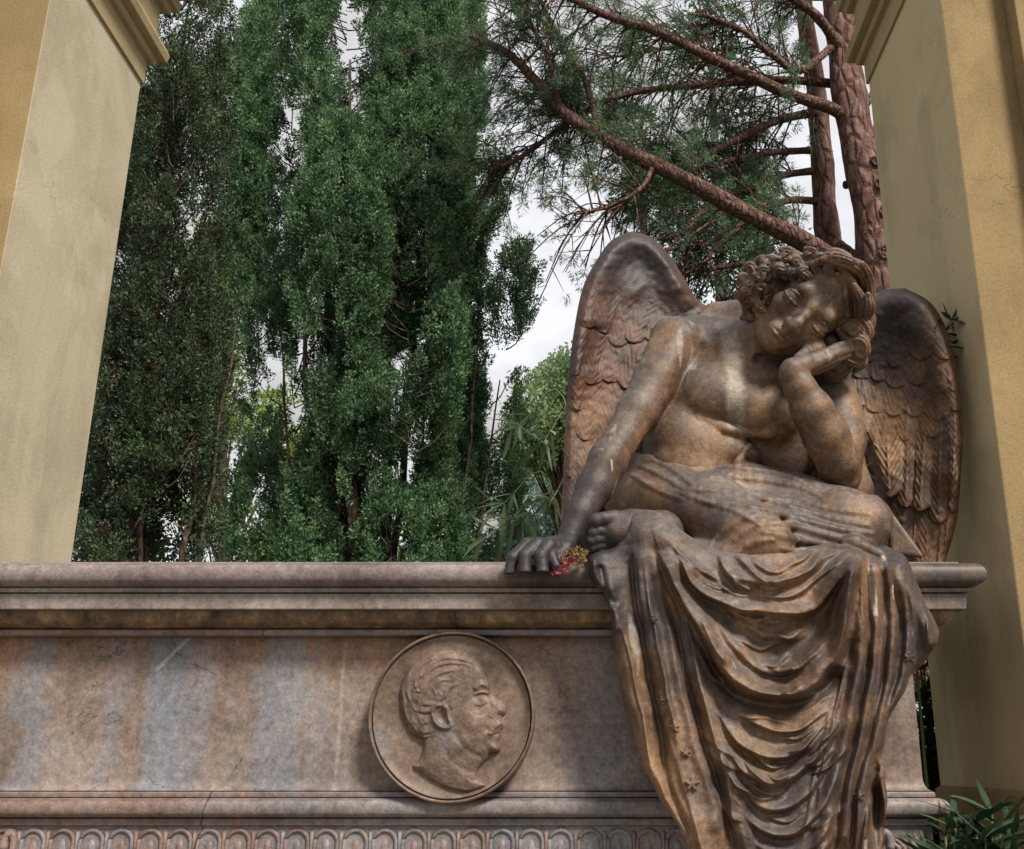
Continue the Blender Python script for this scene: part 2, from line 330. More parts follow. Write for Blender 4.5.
def mat_tomb(kind):
    """stained brown-grey marble of the tomb; streaks and rust have shapes of their own"""
    m = NT('stained_marble_' + kind, 0.55, 0.35)
    x, y, z = m.xyz()
    n1 = m.noise(4, 9, 0.62, dist=0.4); n2 = m.noise(45, 5, 0.6); n3 = m.noise(1.6, 4)
    ns = m.noise(9, 6, 0.6, m.mapped((1.0, 1.0, 0.25)))
    if kind == 'panel':
        c = m.ramp(n1, [(0.28, (0.098, 0.070, 0.056)), (0.5, (0.195, 0.145, 0.120)), (0.72, (0.29, 0.235, 0.203))])
        # rusty upper band
        zb = m.math('MULTIPLY_ADD', m.math('SUBTRACT', ns, 0.5), 0.5, z)
        rust = m.math('MULTIPLY', m.step(zb, 1.77, 1.93), m.step(x, 0.30, -0.65))
        c = m.mix(m.math('MULTIPLY', rust, 0.8), c, m.ramp(n1, [(0.3, (0.19, 0.095, 0.055)), (0.7, (0.36, 0.205, 0.125))]))
        # general blue-grey run-off
        gr = m.step(m.noise(3.4, 5, 0.6, m.mapped((1.5, 1, 0.35))), 0.52, 0.66)
        c = m.mix(m.math('MULTIPLY', gr, 0.6), c, (0.19, 0.19, 0.205))
        wob = m.math('MULTIPLY', m.math('SUBTRACT', m.noise(7, 6, 0.65), 0.5), 0.17)
        for x0, w, s in ((-1.42, .035, .7), (-1.20, .03, .55), (-1.06, .055, .9), (-0.985, .03, .55), (-0.775, .05, .85), (-0.72, .02, .6), (0.10, .05, .35), (0.235, .03, .8)):
            d = m.math('ABSOLUTE', m.math('ADD', m.math('SUBTRACT', x, x0), wob))
            c = m.mix(m.math('MULTIPLY', m.math('MULTIPLY', m.step(d, w * 1.5, w * 0.35), s * 0.9), m.step(m.noise(15, 6, 0.65, m.mapped((1, 1, 0.5))), 0.22, 0.48)), c, m.ramp(n1, [(0.3, (0.135, 0.145, 0.17)), (0.7, (0.225, 0.235, 0.262))]))
        for x0, w, s in ((-0.605, .005, .22),):
            d = m.math('ABSOLUTE', m.math('ADD', m.math('SUBTRACT', x, x0), m.math('MULTIPLY', wob, 0.12)))
            c = m.mix(m.math('MULTIPLY', m.step(d, w * 1.4, w * 0.5), s), c, (0.52, 0.43, 0.35))
        # scratch and hairline veins
        d = m.math('ABSOLUTE', m.math('ADD', m.math('ADD', m.math('MULTIPLY', x, 0.72), m.math('MULTIPLY', z, -0.69)), m.math('MULTIPLY_ADD', wob, 0.08, 2.055)))
        sc_ = m.math('MULTIPLY', m.step(d, .007, .002), m.math('MULTIPLY', m.step(x, -1.11, -1.09), m.step(x, -0.90, -0.93)))
        c = m.mix(m.math('MULTIPLY', sc_, 0.55), c, (0.52, 0.45, 0.38))
    elif kind == 'ledge':
        c = m.ramp(n1, [(0.28, (0.105, 0.08, 0.077)), (0.5, (0.18, 0.143, 0.136)), (0.72, (0.26, 0.222, 0.21))])
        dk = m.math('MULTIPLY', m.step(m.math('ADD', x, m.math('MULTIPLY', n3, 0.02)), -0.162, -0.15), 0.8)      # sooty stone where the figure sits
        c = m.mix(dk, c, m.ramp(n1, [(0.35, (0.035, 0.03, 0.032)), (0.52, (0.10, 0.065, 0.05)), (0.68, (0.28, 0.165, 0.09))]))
        sp = m.step(m.noise(70, 3, 0.7), 0.66, 0.74); c = m.mix(m.math('MULTIPLY', sp, 0.7), c, (0.05, 0.04, 0.04))
    elif kind == 'ovolo':
        c = m.ramp(m.noise(12, 8, 0.68, m.mapped((1, 1, 0.4))), [(0.33, (0.035, 0.026, 0.022)), (0.5, (0.17, 0.105, 0.06)), (0.66, (0.31, 0.20, 0.11))])
    elif kind == 'fascia':
        c = m.ramp(n1, [(0.28, (0.15, 0.123, 0.112)), (0.5, (0.24, 0.205, 0.19)), (0.72, (0.33, 0.29, 0.27))])
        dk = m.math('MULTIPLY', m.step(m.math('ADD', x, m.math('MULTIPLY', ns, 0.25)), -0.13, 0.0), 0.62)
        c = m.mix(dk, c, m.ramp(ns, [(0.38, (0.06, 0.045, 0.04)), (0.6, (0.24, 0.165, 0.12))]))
    elif kind == 'medallion':
        c = m.ramp(n1, [(0.28, (0.070, 0.048, 0.038)), (0.5, (0.15, 0.102, 0.077)), (0.7, (0.26, 0.19, 0.148))])
        gr = m.step(m.noise(8, 5, 0.6), 0.52, 0.66); c = m.mix(m.math('MULTIPLY', gr, 0.65), c, (0.12, 0.11, 0.12))
    else:
        c = m.ramp(n1, [(0.28, (0.105, 0.088, 0.085)), (0.5, (0.18, 0.155, 0.15)), (0.72, (0.26, 0.232, 0.228))])
        gr = m.step(m.noise(5, 5, 0.6, m.mapped((1, 1, 0.3))), 0.5, 0.64); c = m.mix(m.math('MULTIPLY', gr, 0.55), c, (0.165, 0.17, 0.195))
        ru = m.step(m.noise(6, 5, 0.6, m.mapped((1.3, 1, 0.3), rot=(0, 0, 1))), 0.54, 0.66); c = m.mix(m.math('MULTIPLY', ru, 0.35), c, (0.22, 0.13, 0.09))
    if kind == 'base':
        ri = m.geo.outputs['Random Per Island']; rx = m.math('MULTIPLY', m.step(x, -0.2, -1.5), 0.5)
        c = m.mix(m.math('MULTIPLY', m.step(m.math('ADD', ri, rx), 0.62, 0.9), 0.5), c, (0.20, 0.11, 0.078)); c = m.mix(m.math('MULTIPLY', m.step(ri, 0.42, 0.25), 0.5), c, (0.19, 0.20, 0.235))
    wj = m.math('MULTIPLY', m.math('SUBTRACT', m.noise(16, 4), 0.5), 0.02)
    if kind in ('ovolo', 'base'):
        for x0, sl in (((-0.82, 0.25),) if kind == 'base' else ((-0.302, 0.08),)):
            d = m.math('ABSOLUTE', m.math('ADD', m.math('SUBTRACT', x, x0), m.math('ADD', wj, m.math('MULTIPLY', m.math('SUBTRACT', z, 1.9), -sl))))
            c = m.mix(m.math('MULTIPLY', m.step(d, 0.0034, 0.001), 0.8), c, (0.03, 0.024, 0.022))
    if kind == 'panel':
        ck = m.math('ABSOLUTE', m.math('SUBTRACT', m.noise(2.6, 5, 0.6, dist=0.6), 0.5)); cm = m.math('MULTIPLY', m.step(ck, 0.0045, 0.001), m.step(m.noise(2.1, 3), 0.50, 0.58))
        c = m.mix(m.math('MULTIPLY', cm, 0.75), c, (0.06, 0.045, 0.04))
        ch = m.step(m.noise(26, 5, 0.7), 0.66, 0.70); c = m.mix(m.math('MULTIPLY', ch, 0.45), c, (0.11, 0.085, 0.075))
    gr2 = m.step(m.noise(19, 7, 0.7), 0.55, 0.75); c = m.mix(m.math('MULTIPLY', gr2, 0.35), c, (0.09, 0.072, 0.066))
    drip = m.step(m.noise(14, 4, 0.6, m.mapped((1.6, 1.0, 0.10))), 0.60, 0.70)
    c = m.mix(m.math('MULTIPLY', drip, 0.30), c, (0.07, 0.055, 0.05))
    c = m.mix(0.5, c, m.ramp(n2, [(0.3, 0.10), (0.7, 0.8)]), 'SOFT_LIGHT'); c = m.mix(0.4, c, m.ramp(m.noise(160, 3, 0.6), [(0.32, 0.15), (0.68, 0.8)]), 'SOFT_LIGHT')
    m.color(c); m.setin(m.b.inputs['Roughness'], m.math('MULTIPLY_ADD', n1, 0.3, 0.38))
    m.bump(m.math('ADD', m.math('MULTIPLY', n1, 1.5), m.math('MULTIPLY', n2, 0.5)), 0.25, 0.006)
    return m.m
def mat_stucco(name, c0, c1):
    m = NT(name, 0.9, 0.15)
    n1 = m.noise(1.6, 6, 0.6, m.mapped((1, 1, 0.6))); n2 = m.noise(130, 4, 0.65); n3 = m.noise(14, 5, 0.6)
    c = m.mix(n1, c0, c1)
    c = m.mix(m.math('MULTIPLY', m.step(m.noise(2.2, 7, 0.65, dist=0.5), 0.45, 0.62), 0.4), c, tuple(v*0.72 for v in c0)); c = m.mix(m.math('MULTIPLY', m.step(m.noise(3.1, 6, 0.6, m.mapped((1, 1, 0.8))), 0.56, 0.66), 0.3), c, tuple(min(1, v*1.22) for v in c1))
    st = m.step(m.noise(5, 6, 0.6, m.mapped((1.2, 1.2, 0.16))), 0.50, 0.70)
    c = m.mix(m.math('MULTIPLY', st, 0.32), c, tuple(v * 0.6 for v in c0))
    ck = m.math('ABSOLUTE', m.math('SUBTRACT', m.noise(1.9, 6, 0.6, dist=0.5), 0.5)); c = m.mix(m.math('MULTIPLY', m.math('MULTIPLY', m.step(ck, 0.0035, 0.0008), m.step(m.noise(1.3, 2), 0.53, 0.6)), 0.5), c, tuple(v*0.35 for v in c0))
    sp = m.step(m.noise(34, 3, 0.6), 0.70, 0.76); c = m.mix(m.math('MULTIPLY', sp, 0.4), c, tuple(v * 0.45 for v in c0))
    c = m.mix(0.35, c, m.ramp(n2, [(0.3, 0.2), (0.7, 0.75)]), 'SOFT_LIGHT')
    m.color(c); m.bump(m.math('ADD', n2, m.math('MULTIPLY', n3, 1.0)), 0.28, 0.004); return m.m
def mat_leaf(name, dark, mid, light, transl=0.25):
    m = NT(name, 0.55, 0.3)
    r = m.geo.outputs['Random Per Island']; big = m.noise(1.9, 4, 0.6)
    f = m.math('ADD', m.math('MULTIPLY_ADD', r, 0.42, m.math('MULTIPLY', big, 0.55)), m.math('MULTIPLY', m.math('SUBTRACT', m.noise(7.5, 3, 0.6), 0.5), 0.85))
    c = m.ramp(f, [(0.22, dark), (0.52, mid), (0.80, light)])
    m.color(c)
    tr = m.t.nodes.new('ShaderNodeBsdfTranslucent'); m.link(c, tr.inputs['Color'])
    mx = m.t.nodes.new('ShaderNodeMixShader'); mx.inputs[0].default_value = transl
    m.link(m.b.outputs[0], mx.inputs[1]); m.link(tr.outputs[0], mx.inputs[2]); m.link(mx.outputs[0], m.t.nodes['Material Output'].inputs[0])
    return m.m
def mat_bark(name, dark, mid, light, sc=9):
    m = NT(name, 0.85, 0.2)
    v = m.math('ADD', m.voro(sc * 1.9, m.mapped((1, 1, 0.40)), 'DISTANCE_TO_EDGE'), m.math('MULTIPLY', m.math('SUBTRACT', m.noise(sc*5, 4), 0.5), 0.22)); n = m.noise(sc * 2.2, 7, 0.65, m.mapped((1, 1, 0.5)))
    c = m.ramp(n, [(0.3, dark), (0.5, mid), (0.7, light)])
    c = m.mix(m.math('MULTIPLY', m.step(v, 0.12, 0.0), 0.5), c, tuple(k * 0.35 for k in dark))
    m.color(c); m.bump(m.math('ADD', m.math('MULTIPLY', m.step(v, 0.0, 0.25), 1.0), n), 0.9, 0.02); return m.m
def mat_plain(name, c0, c1, scale=20, rough=0.8):
    m = NT(name, rough, 0.25); n = m.noise(scale, 5); m.color(m.mix(n, c0, c1)); m.bump(n, 0.2, 0.003); return m.m
M = {}
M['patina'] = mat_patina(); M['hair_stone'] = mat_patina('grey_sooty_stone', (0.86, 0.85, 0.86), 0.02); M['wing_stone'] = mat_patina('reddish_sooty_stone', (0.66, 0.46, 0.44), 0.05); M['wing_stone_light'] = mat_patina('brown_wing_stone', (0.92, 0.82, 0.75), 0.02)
for k_ in ('panel', 'ledge', 'ovolo', 'fascia', 'medallion', 'base'): M[k_] = mat_tomb(k_)
M['stucco'] = mat_stucco('ochre_stucco', (0.235, 0.165, 0.082), (0.31, 0.225, 0.118))
M['stucco_pale'] = mat_stucco('pale_stucco', (0.40, 0.345, 0.245), (0.52, 0.46, 0.35))
M['stucco_bright'] = mat_stucco('brightened_stucco', (0.46, 0.385, 0.235), (0.56, 0.48, 0.30))  # right inner face lies in shade; its colour is raised to offset it
M['trim'] = mat_stucco('moulding_stucco', (0.31, 0.24, 0.135), (0.40, 0.32, 0.19))

# ------------------------------------------------------------------ ground
m_ = NT('garden_soil', 0.95, 0.1); n_ = m_.noise(3, 7); n2_ = m_.noise(40, 4)
m_.color(m_.mix(m_.step(n_, 0.4, 0.6), m_.mix(n2_, (0.09, 0.07, 0.045), (0.16, 0.13, 0.09)), m_.mix(n2_, (0.035, 0.06, 0.02), (0.07, 0.10, 0.035)))); m_.bump(n2_, 0.5, 0.03)
g_ = np.array([[-300, -60, 0], [300, -60, 0], [300, 500, 0], [-300, 500, 0]], float)
tag(mesh_np('ground', g_, np.array([[0, 1, 2, 3]]), m_.m, smooth=False), kind='structure')
b_ = bmesh.new(); add_box(b_, (-4.2, -3.5, -0.2), (4.2, 4.1, 0.02))
tag(mesh_bm('pavement', b_, mat_plain('worn_paving', (0.16, 0.14, 0.12), (0.28, 0.25, 0.21), 6)), kind='structure')

# ------------------------------------------------------------------ pillars of the arcade
PN, PF = 2.90, 3.62            # near and far face of the arcade
XL = at(72, 557, PF).x         # left reveal
XR = at(917, 557, PF).x        # right reveal
# capital profile: (projection, height); heights measured on the far corner of the left reveal
zc = at(143, 62, PF).z
CAP = [(0.0, zc - 0.03), (0.012, zc - 0.03), (0.012, zc + 0.16), (0.022, zc + 0.165), (0.034, zc + 0.185), (0.034, zc + 0.20)]
CAP = [(0.0, zc - 0.10), (0.010, zc - 0.10), (0.010, zc), (0.030, zc + 0.004), (0.038, zc + 0.020), (0.034, zc + 0.036), (0.064, zc + 0.040), (0.072, zc + 0.075), (0.058, zc + 0.105),
       (0.026, zc + 0.115), (0.026, zc + 0.27), (0.052, zc + 0.275), (0.060, zc + 0.30), (0.078, zc + 0.305), (0.086, zc + 0.335), (0.078, zc + 0.36), (0.05, zc + 0.365),
       (0.058, zc + 0.40), (0.16, zc + 0.43), (0.165, zc + 0.52), (0.19, zc + 0.53), (0.23, zc + 0.60), (0.23, zc + 0.66), (0.0, zc + 0.66)]
def ring(bm, x0, x1, y0, y1, prof):
    loops = [[bm.verts.new(p) for p in ((x0-o, y0-o, z), (x1+o, y0-o, z), (x1+o, y1+o, z), (x0-o, y1+o, z))] for o, z in prof]
    for a, b in zip(loops, loops[1:]):
        for i in range(4):
            j = (i + 1) % 4; bm.faces.new((a[i], a[j], b[j], b[i]))
    return loops
def pillar(xa, xb, label, side):
    PN = 2.90 if side < 0 else 2.84
    p = empty('arcade_pillar', ((xa + xb) / 2, (PN + PF) / 2, 0), label, 'pillar')
    bm = bmesh.new(); add_box(bm, (xa, PN, 0.0), (xb, PF, 6.4))
    sh = mesh_bm('shaft', bm, M['stucco'], p, bevel=0.004)
    inner = M['stucco_pale'] if side < 0 else M['stucco_bright']      # inner faces take lighter colour than the front; light put into the stucco
    sh.data.materials.append(inner)
    for f in sh.data.polygons:
        if abs(f.normal.x) > 0.9: f.material_index = 1
    bm = bmesh.new(); ring(bm, xa, xb, PN, PF, CAP); mesh_bm('capital', bm, M['trim'], p, bevel=0.003)
    zt = at(952, 785, PF).z
    bm = bmesh.new(); o = 0.014
    ring(bm, xa, xb, PN, PF, [(0.0, 0.0), (o, 0.0), (o, zt - 0.012), (0.0, zt)]); pl = mesh_bm('plinth', bm, M['stucco'], p, bevel=0.003)
    # shallow pilaster strip on the front face
    xo = XR + 0.205 if side > 0 else xa + 0.1
    bm = bmesh.new(); add_box(bm, (xo, PN - 0.07, 0.0), (xo + 0.55, PN - 0.0005, 6.4)); mesh_bm('pilaster_strip', bm, M['stucco'], p, bevel=0.004)
    return p
pillar(XL - 1.5, XL, 'pale ochre stuccoed pillar with a moulded capital, beside the dark cypress', -1)
pillar(XR, XR + 1.5, 'ochre stuccoed pillar with greyish inner face, behind the angel\'s outspread wing', 1)

# ------------------------------------------------------------------ tomb
YL, YS = 2.70, 2.865          # front of the ledge roll, front of the shaft
def zof(py, Y=YL): return at(700, py, Y).z
SXR = at(917, 720, YS).x; SXL = 2 * at(453, 700, YS).x - SXR; YB = 3.50
zt_ = zof(561, YL)
def tomb_part(name, prof, mat, parent, bevel=0.0, smooth=False):
    """prof: (projection beyond the shaft, height) from bottom to top, carried round the block"""
    bm = bmesh.new(); lp = ring(bm, SXL, SXR, YS, YB, prof)
    bm.faces.new(lp[0][::-1]); bm.faces.new(lp[-1])
    o = mesh_bm(name, bm, mat, parent, bevel=bevel)
    if smooth:
        for f in o.data.polygons: f.use_smooth = True
        o.modifiers.new('weld_angle', 'EDGE_SPLIT').split_angle = R(40)
    return o
def arc(o, zlo, zhi, bulge, n=10, p=0.6):
    """half-round roll between two heights, projecting from o by bulge"""
    c, r = (zlo + zhi) / 2, (zhi - zlo) / 2
    return [(o + bulge * max(math.cos(a), 0)**p, c + r * math.sin(a)) for a in np.linspace(-math.pi/2, math.pi/2, n)]
tomb = empty('marble_tomb', ((SXL + SXR) / 2, (YS + YB) / 2, 0), 'long brown marble tomb chest with moulded ledge, bearing the round portrait', 'tomb')
z_ = {k: zof(v, y) for k, v, y in (('roll_b', 586.5, 2.71), ('fil_b', 592, 2.735), ('fas_b', 609, 2.745), ('ov_t', 611, 2.77), ('ov_b', 628, 2.80), ('f2_b', 635, 2.81), ('bf_t', 791, 2.83), ('bf_b', 797.5, 2.83), ('bt_b', 819, 2.80), ('bl_b', 826, 2.82))}
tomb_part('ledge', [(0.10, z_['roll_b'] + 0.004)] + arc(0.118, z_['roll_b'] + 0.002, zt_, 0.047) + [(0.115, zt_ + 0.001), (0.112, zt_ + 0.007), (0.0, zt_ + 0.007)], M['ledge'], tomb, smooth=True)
tomb_part('ledge_fillet', [(0.10, z_['fil_b']), (0.132, z_['fil_b']), (0.132, z_['roll_b'] + 0.001), (0.10, z_['roll_b'] + 0.001)], M['fascia'], tomb, 0.002)
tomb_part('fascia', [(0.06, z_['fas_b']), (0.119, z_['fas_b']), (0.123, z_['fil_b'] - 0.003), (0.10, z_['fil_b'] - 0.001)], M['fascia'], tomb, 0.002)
tomb_part('ovolo', [(0.045, z_['ov_b'])] + [(0.050 + 0.045 * math.sin(a), z_['ov_b'] + 0.002 + (z_['fas_b'] - z_['ov_b'] - 0.003) * (1 - math.cos(a))) for a in np.linspace(0.1, math.pi/2, 9)] + [(0.04, z_['fas_b'] - 0.001)], M['ovolo'], tomb, smooth=True)
tomb_part('lower_fillet', [(0.0, z_['f2_b']), (0.05, z_['f2_b']), (0.052, z_['ov_b'] - 0.002), (0.0, z_['ov_b'] - 0.001)], M['base'], tomb, 0.003)
cav = [(0.017 * (1 - math.sin(a)), z_['bf_t'] + 0.03 * (1 - math.cos(a))) for a in np.linspace(0, math.pi/2, 8)]
tomb_part('shaft_panel', [(-0.01, z_['bf_t'] - 0.001)] + cav + [(0.0, z_['f2_b'] - 0.001)], M['panel'], tomb, smooth=True)
tomb_part('base_fillet', [(0.0, z_['bf_b']), (0.022, z_['bf_b']), (0.022, z_['bf_t'] - 0.005), (0.019, z_['bf_t'] - 0.002), (0.0, z_['bf_t'] - 0.002)], M['base'], tomb, 0.002)
tomb_part('base_roll', [(0.02, z_['bt_b'])] + arc(0.014, z_['bt_b'] + 0.001, z_['bf_b'] - 0.001, 0.034) + [(0.02, z_['bf_b'] - 0.001)], M['base'], tomb, smooth=True)
tomb_part('base_listel', [(0.0, z_['bl_b']), (0.020, z_['bl_b']), (0.020, z_['bt_b'] - 0.001), (0.0, z_['bt_b'] - 0.001)], M['base'], tomb, 0.002)
# carved frieze of round-headed arches and leaf corners
YFZ = YS - 0.008
tomb_part('frieze_block', [(0.008, z_['bl_b'] - 0.30), (0.008, z_['bl_b'] - 0.001)], M['base'], tomb)
s_ = Soup(); pitch = 29.3 * mpp(840, YFZ); xs_ = at(4, 840, YFZ).x; za = z_['bl_b'] - 0.012
xk = xs_
while xk < SXR - 0.12:
    w = pitch * 0.385; r = w
    up = [(xk - w, za - 0.22), (xk - w, za - w - 0.02)] + [(xk - w * math.cos(a), za - w + w * math.sin(a)) for a in np.linspace(0.2, math.pi - 0.2, 9)] + [(xk + w, za - w - 0.02), (xk + w, za - 0.22)]
    s_.tube(np.array([(x, YFZ - 0.001, z) for x, z in up]), 0.0058, 8)
    w2 = w * 0.5
    up = [(xk, za - 0.22), (xk, za - w - 0.01), (xk, za - w * 0.75)]
    s_.tube(np.array([(x, YFZ + w2 * 0.7, z) for x, z in up]), [w2, w2, w2 * 0.75], 12)
    xd = xk + pitch / 2
    s_.tube(np.array([(xd, YFZ - 0.001, za - 0.003), (xd, YFZ - 0.003, za - 0.03), (xd, YFZ - 0.001, za - 0.22)]), [0.006, 0.0045, 0.002], 6)
    xk += pitch
s_.build('frieze_arches', M['base'], tomb)
for sgn, xe in ((1, SXR), (-1, SXL)):
    s_ = Soup()
    for k in range(7):
        x0 = xe - sgn * (0.012 + 0.014 * k); ph = k / 6
        s_.tube(np.array([(x0, YFZ - 0.002, z_['bl_b'] - 0.25), (x0 + sgn*0.006, YFZ - 0.012, z_['bl_b'] - 0.12), (x0 + sgn*0.010, YFZ - 0.02, z_['bl_b'] - 0.05), (x0 + sgn*(0.004 - 0.02*ph), YFZ - 0.012, z_['bl_b'] - 0.012 - 0.02*ph)]), [0.006, 0.009, 0.008, 0.003], 7)
    s_.tube(np.array([(xe - sgn*0.115 + 0.012*math.cos(a)*sgn, YFZ - 0.012, z_['bl_b'] - 0.045 + 0.028*math.sin(a)) for a in np.linspace(-0.5, 4.6, 14)]), np.linspace(0.013, 0.008, 14), 8)
    s_.tube(np.array([(xe - sgn*0.112, YFZ - 0.004, z_['bl_b'] - 0.25), (xe - sgn*0.10, YFZ - 0.015, z_['bl_b'] - 0.08)]), [0.014, 0.011], 8)
    s_.build('corner_leaf', M['base'], tomb)

# ------------------------------------------------------------------ portrait medallion (a part of the tomb)
MX, MY, MR = 452.8, 716.0, 82.5
YM = YS - 0.03
b_ = bmesh.new(); c_ = at(MX, MY, YM); mr = MR * mpp(MY, YM)
prof = [(1.0, 0.0), (1.0, 0.012), (0.992, 0.020), (0.975, 0.024), (0.962, 0.020), (0.960, -0.006), (0.948, -0.006), (0.944, 0.012), (0.93, 0.010)]
prof += [(0.93 * t, 0.006 - 0.016 * (1 - t * t) ** 0.8 + 0.010 * (1 - t*t)**3) for t in np.linspace(0.97, 0.05, 14)]
lps = [[b_.verts.new((c_.x + mr*r*math.cos(a), YM - 0.018 - d, c_.z + mr*r*math.sin(a))) for a in np.linspace(0, 2*math.pi, 96, endpoint=False)] for r, d in [(1.0, -0.06)] + prof]
for a, b in zip(lps, lps[1:]):
    for i in range(96): b_.faces.new((a[i], a[(i+1) % 96], b[(i+1) % 96], b[i]))
b_.faces.new(lps[-1]); med = mesh_bm('medallion', b_, M['medallion'], tomb, smooth=True)
def mz(*p): return [(340 + a / 4.246, 610 + b / 4.246) for a, b in p]
def portrait(X, Y):
    out = smooth_path(mz((540,180),(590,208),(618,255),(637,300),(645,330),(655,352),(688,390),(709,421),(706,440),(693,452),(691,466),(698,482),(695,500),(689,513),(688,529),(683,546),(678,562),(686,582),(676,606),(642,614),(632,632),(604,662),(588,690),(604,722),(628,748),(560,776),(480,766),(400,731),(340,690),(303,664),(330,640),(346,600),(346,553),(300,525),(264,455),(248,385),(253,320),(280,258),(338,203),(400,176),(480,168),(540,180)), 260)[:-1]
    S = poly_sd(X, Y, out); d = np.maximum(-S, 0)
    mm = mpp(MY, YM)
    h = 7.5 * (1 - np.exp(-d / 2.1)) + 6.5 * (1 - np.exp(-d / 22))          # px of relief
    G = lambda x, y, a, sx, sy, rot=0.0: a * np.exp(-(((X - (340+x/4.246))*math.cos(rot) + (Y - (610+y/4.246))*math.sin(rot)) / sx)**2 - ((-(X - (340+x/4.246))*math.sin(rot) + (Y - (610+y/4.246))*math.cos(rot)) / sy)**2)
    Rg = lambda p, a, w1, w2=None, f=0.12: ridge(X, Y, mz(*p), a, w1, w2, f)
    h += G(560, 480, 3.2, 13, 11) + G(520, 570, 2.4, 16, 9) + G(600, 270, 2.0, 12, 9) + G(655, 590, 2.2, 6, 5)     # cheek, jowl, brow, chin
    h -= G(600, 372, 3.6, 8.5, 4.6, 0.2)                                                    # eye socket
    h += G(606, 376, 3.0, 5.0, 3.4, 0.2) + Rg([(568,362),(595,350),(622,352),(634,362)], 1.5, 1.2) + Rg([(572,398),(598,402),(624,388)], 1.3, 1.2) + Rg([(566,338),(600,314),(640,330)], 2.4, 2.6)
    h += Rg([(640,400),(668,400),(704,420)], 1.3, 4.0) + G(680, 430, 0.7, 3.6, 3.0) - G(678, 447, 0.6, 2.0, 1.0)
    h += Rg([(626,520),(643,524),(660,500),(676,484),(690,480)], 1.9, 2.8, 2.0, 0.1) + Rg([(640,515),(665,490)], 0.8, 1.0)
    h -= Rg([(655,530),(686,522)], 1.1, 0.8) + Rg([(640,452),(622,490),(628,520)], 1.5, 2.4) + Rg([(640,545),(620,570),(632,605)], 1.0, 3)
    h -= Rg([(480,510),(520,575),(590,622),(630,622)], 1.1, 3.0) + Rg([(440,580),(480,650),(560,690)], 0.8, 3)
    # ear
    h += Rg([(432,402),(404,410),(392,445),(408,482),(440,500),(466,495),(468,470)], 3.4, 2.0) + Rg([(432,402),(452,420),(458,455),(468,480)], 2.8, 1.8) - G(434, 452, 2.8, 5, 7, -0.4)
    # hair
    rg = np.random.default_rng(4)
    for p in ([(540,235),(470,225),(400,240),(360,280)], [(590,240),(520,212),(440,205),(380,225)], [(500,255),(440,262),(390,290),(385,330)], [(470,300),(420,300),(400,345),(440,375)], [(505,310),(460,330),(440,370),(400,385)],
              [(360,260),(320,300),(330,350)], [(300,300),(285,350),(310,400)], [(320,370),(345,400),(390,400)], [(300,400),(330,430),(380,430),(390,400)], [(270,400),(285,460),(330,500)], [(262,330),(270,390),(262,430)],
              [(330,450),(350,480),(370,470)], [(300,480),(340,520),(395,515)], [(285,500),(330,545),(390,525)], [(345,205),(300,250),(275,310)], [(420,190),(350,225),(310,270)], [(490,380),(475,410),(490,350)], [(330,310),(310,340),(345,350)]):
        h += Rg(p, 1.25, 3.0, 1.5, 0.3)
        q = [(a + 12, b + 9) for a, b in p]; h -= Rg(q, 0.9, 1.5, 1.5, 0.3)
    h += 0.12 * vnoise(X, Y, 2.5, 2)
    # cut of the bust
    h += Rg([(318,672),(400,728),(480,758),(560,770)], 1.6, 2.0)
    h = np.maximum(h, 0.3)
    return S, YM - 0.012 - h * mm, 0 * X + YM + 0.002
relief('portrait_head', MX - 58, MX + 66, MY - 75, MY + 80, 0.6, portrait, M['medallion'], med, dz=0.0016)
# ------------------------------------------------------------------ angel
angel = empty('angel_statue', at(750, 560, 2.95), 'weathered brown stone angel seated on the tomb, cheek on hand, wings half spread', 'statue')
def J(px, py, Y): return np.array(at(px, py, Y))
def rp(r, py, Y): return r * mpp(py, Y)
body = Field((-0.22, 2.42, 2.05), (1.0, 3.20, 3.03), 0.0029)
def cone(f, a, b, k=0.012, sub=False):          # a, b = (px, py, Y, radius px)
    f.cone(J(*a[:3]), J(*b[:3]), rp(a[3], a[1], a[2]), rp(b[3], b[1], b[2]), k, sub)
def limb(f, pts, k=0.012, sub=False):
    for a, b in zip(pts, pts[1:]): cone(f, a, b, k, sub)
def ball(f, px, py, Y, rx, ry, rz, rot=0.0, k=0.015, sub=False, tilt=0.0):
    """ellipsoid: rx along the direction turned rot degrees clockwise in the picture, ry across it, rz in depth (all px)"""
    c, s = math.cos(R(rot)), math.sin(R(rot)); e1 = np.array([c, 0, -s]); e2 = np.array([s, 0, c]); e3 = np.array([0, 1, 0.0])
    if tilt: t = R(tilt); e1, e3 = math.cos(t)*e1 + math.sin(t)*e3, -math.sin(t)*e1 + math.cos(t)*e3
    m = mpp(py, Y); f.ell(J(px, py, Y), (e1, e2, e3), (rx*m, ry*m, rz*m), k, sub)
B = body
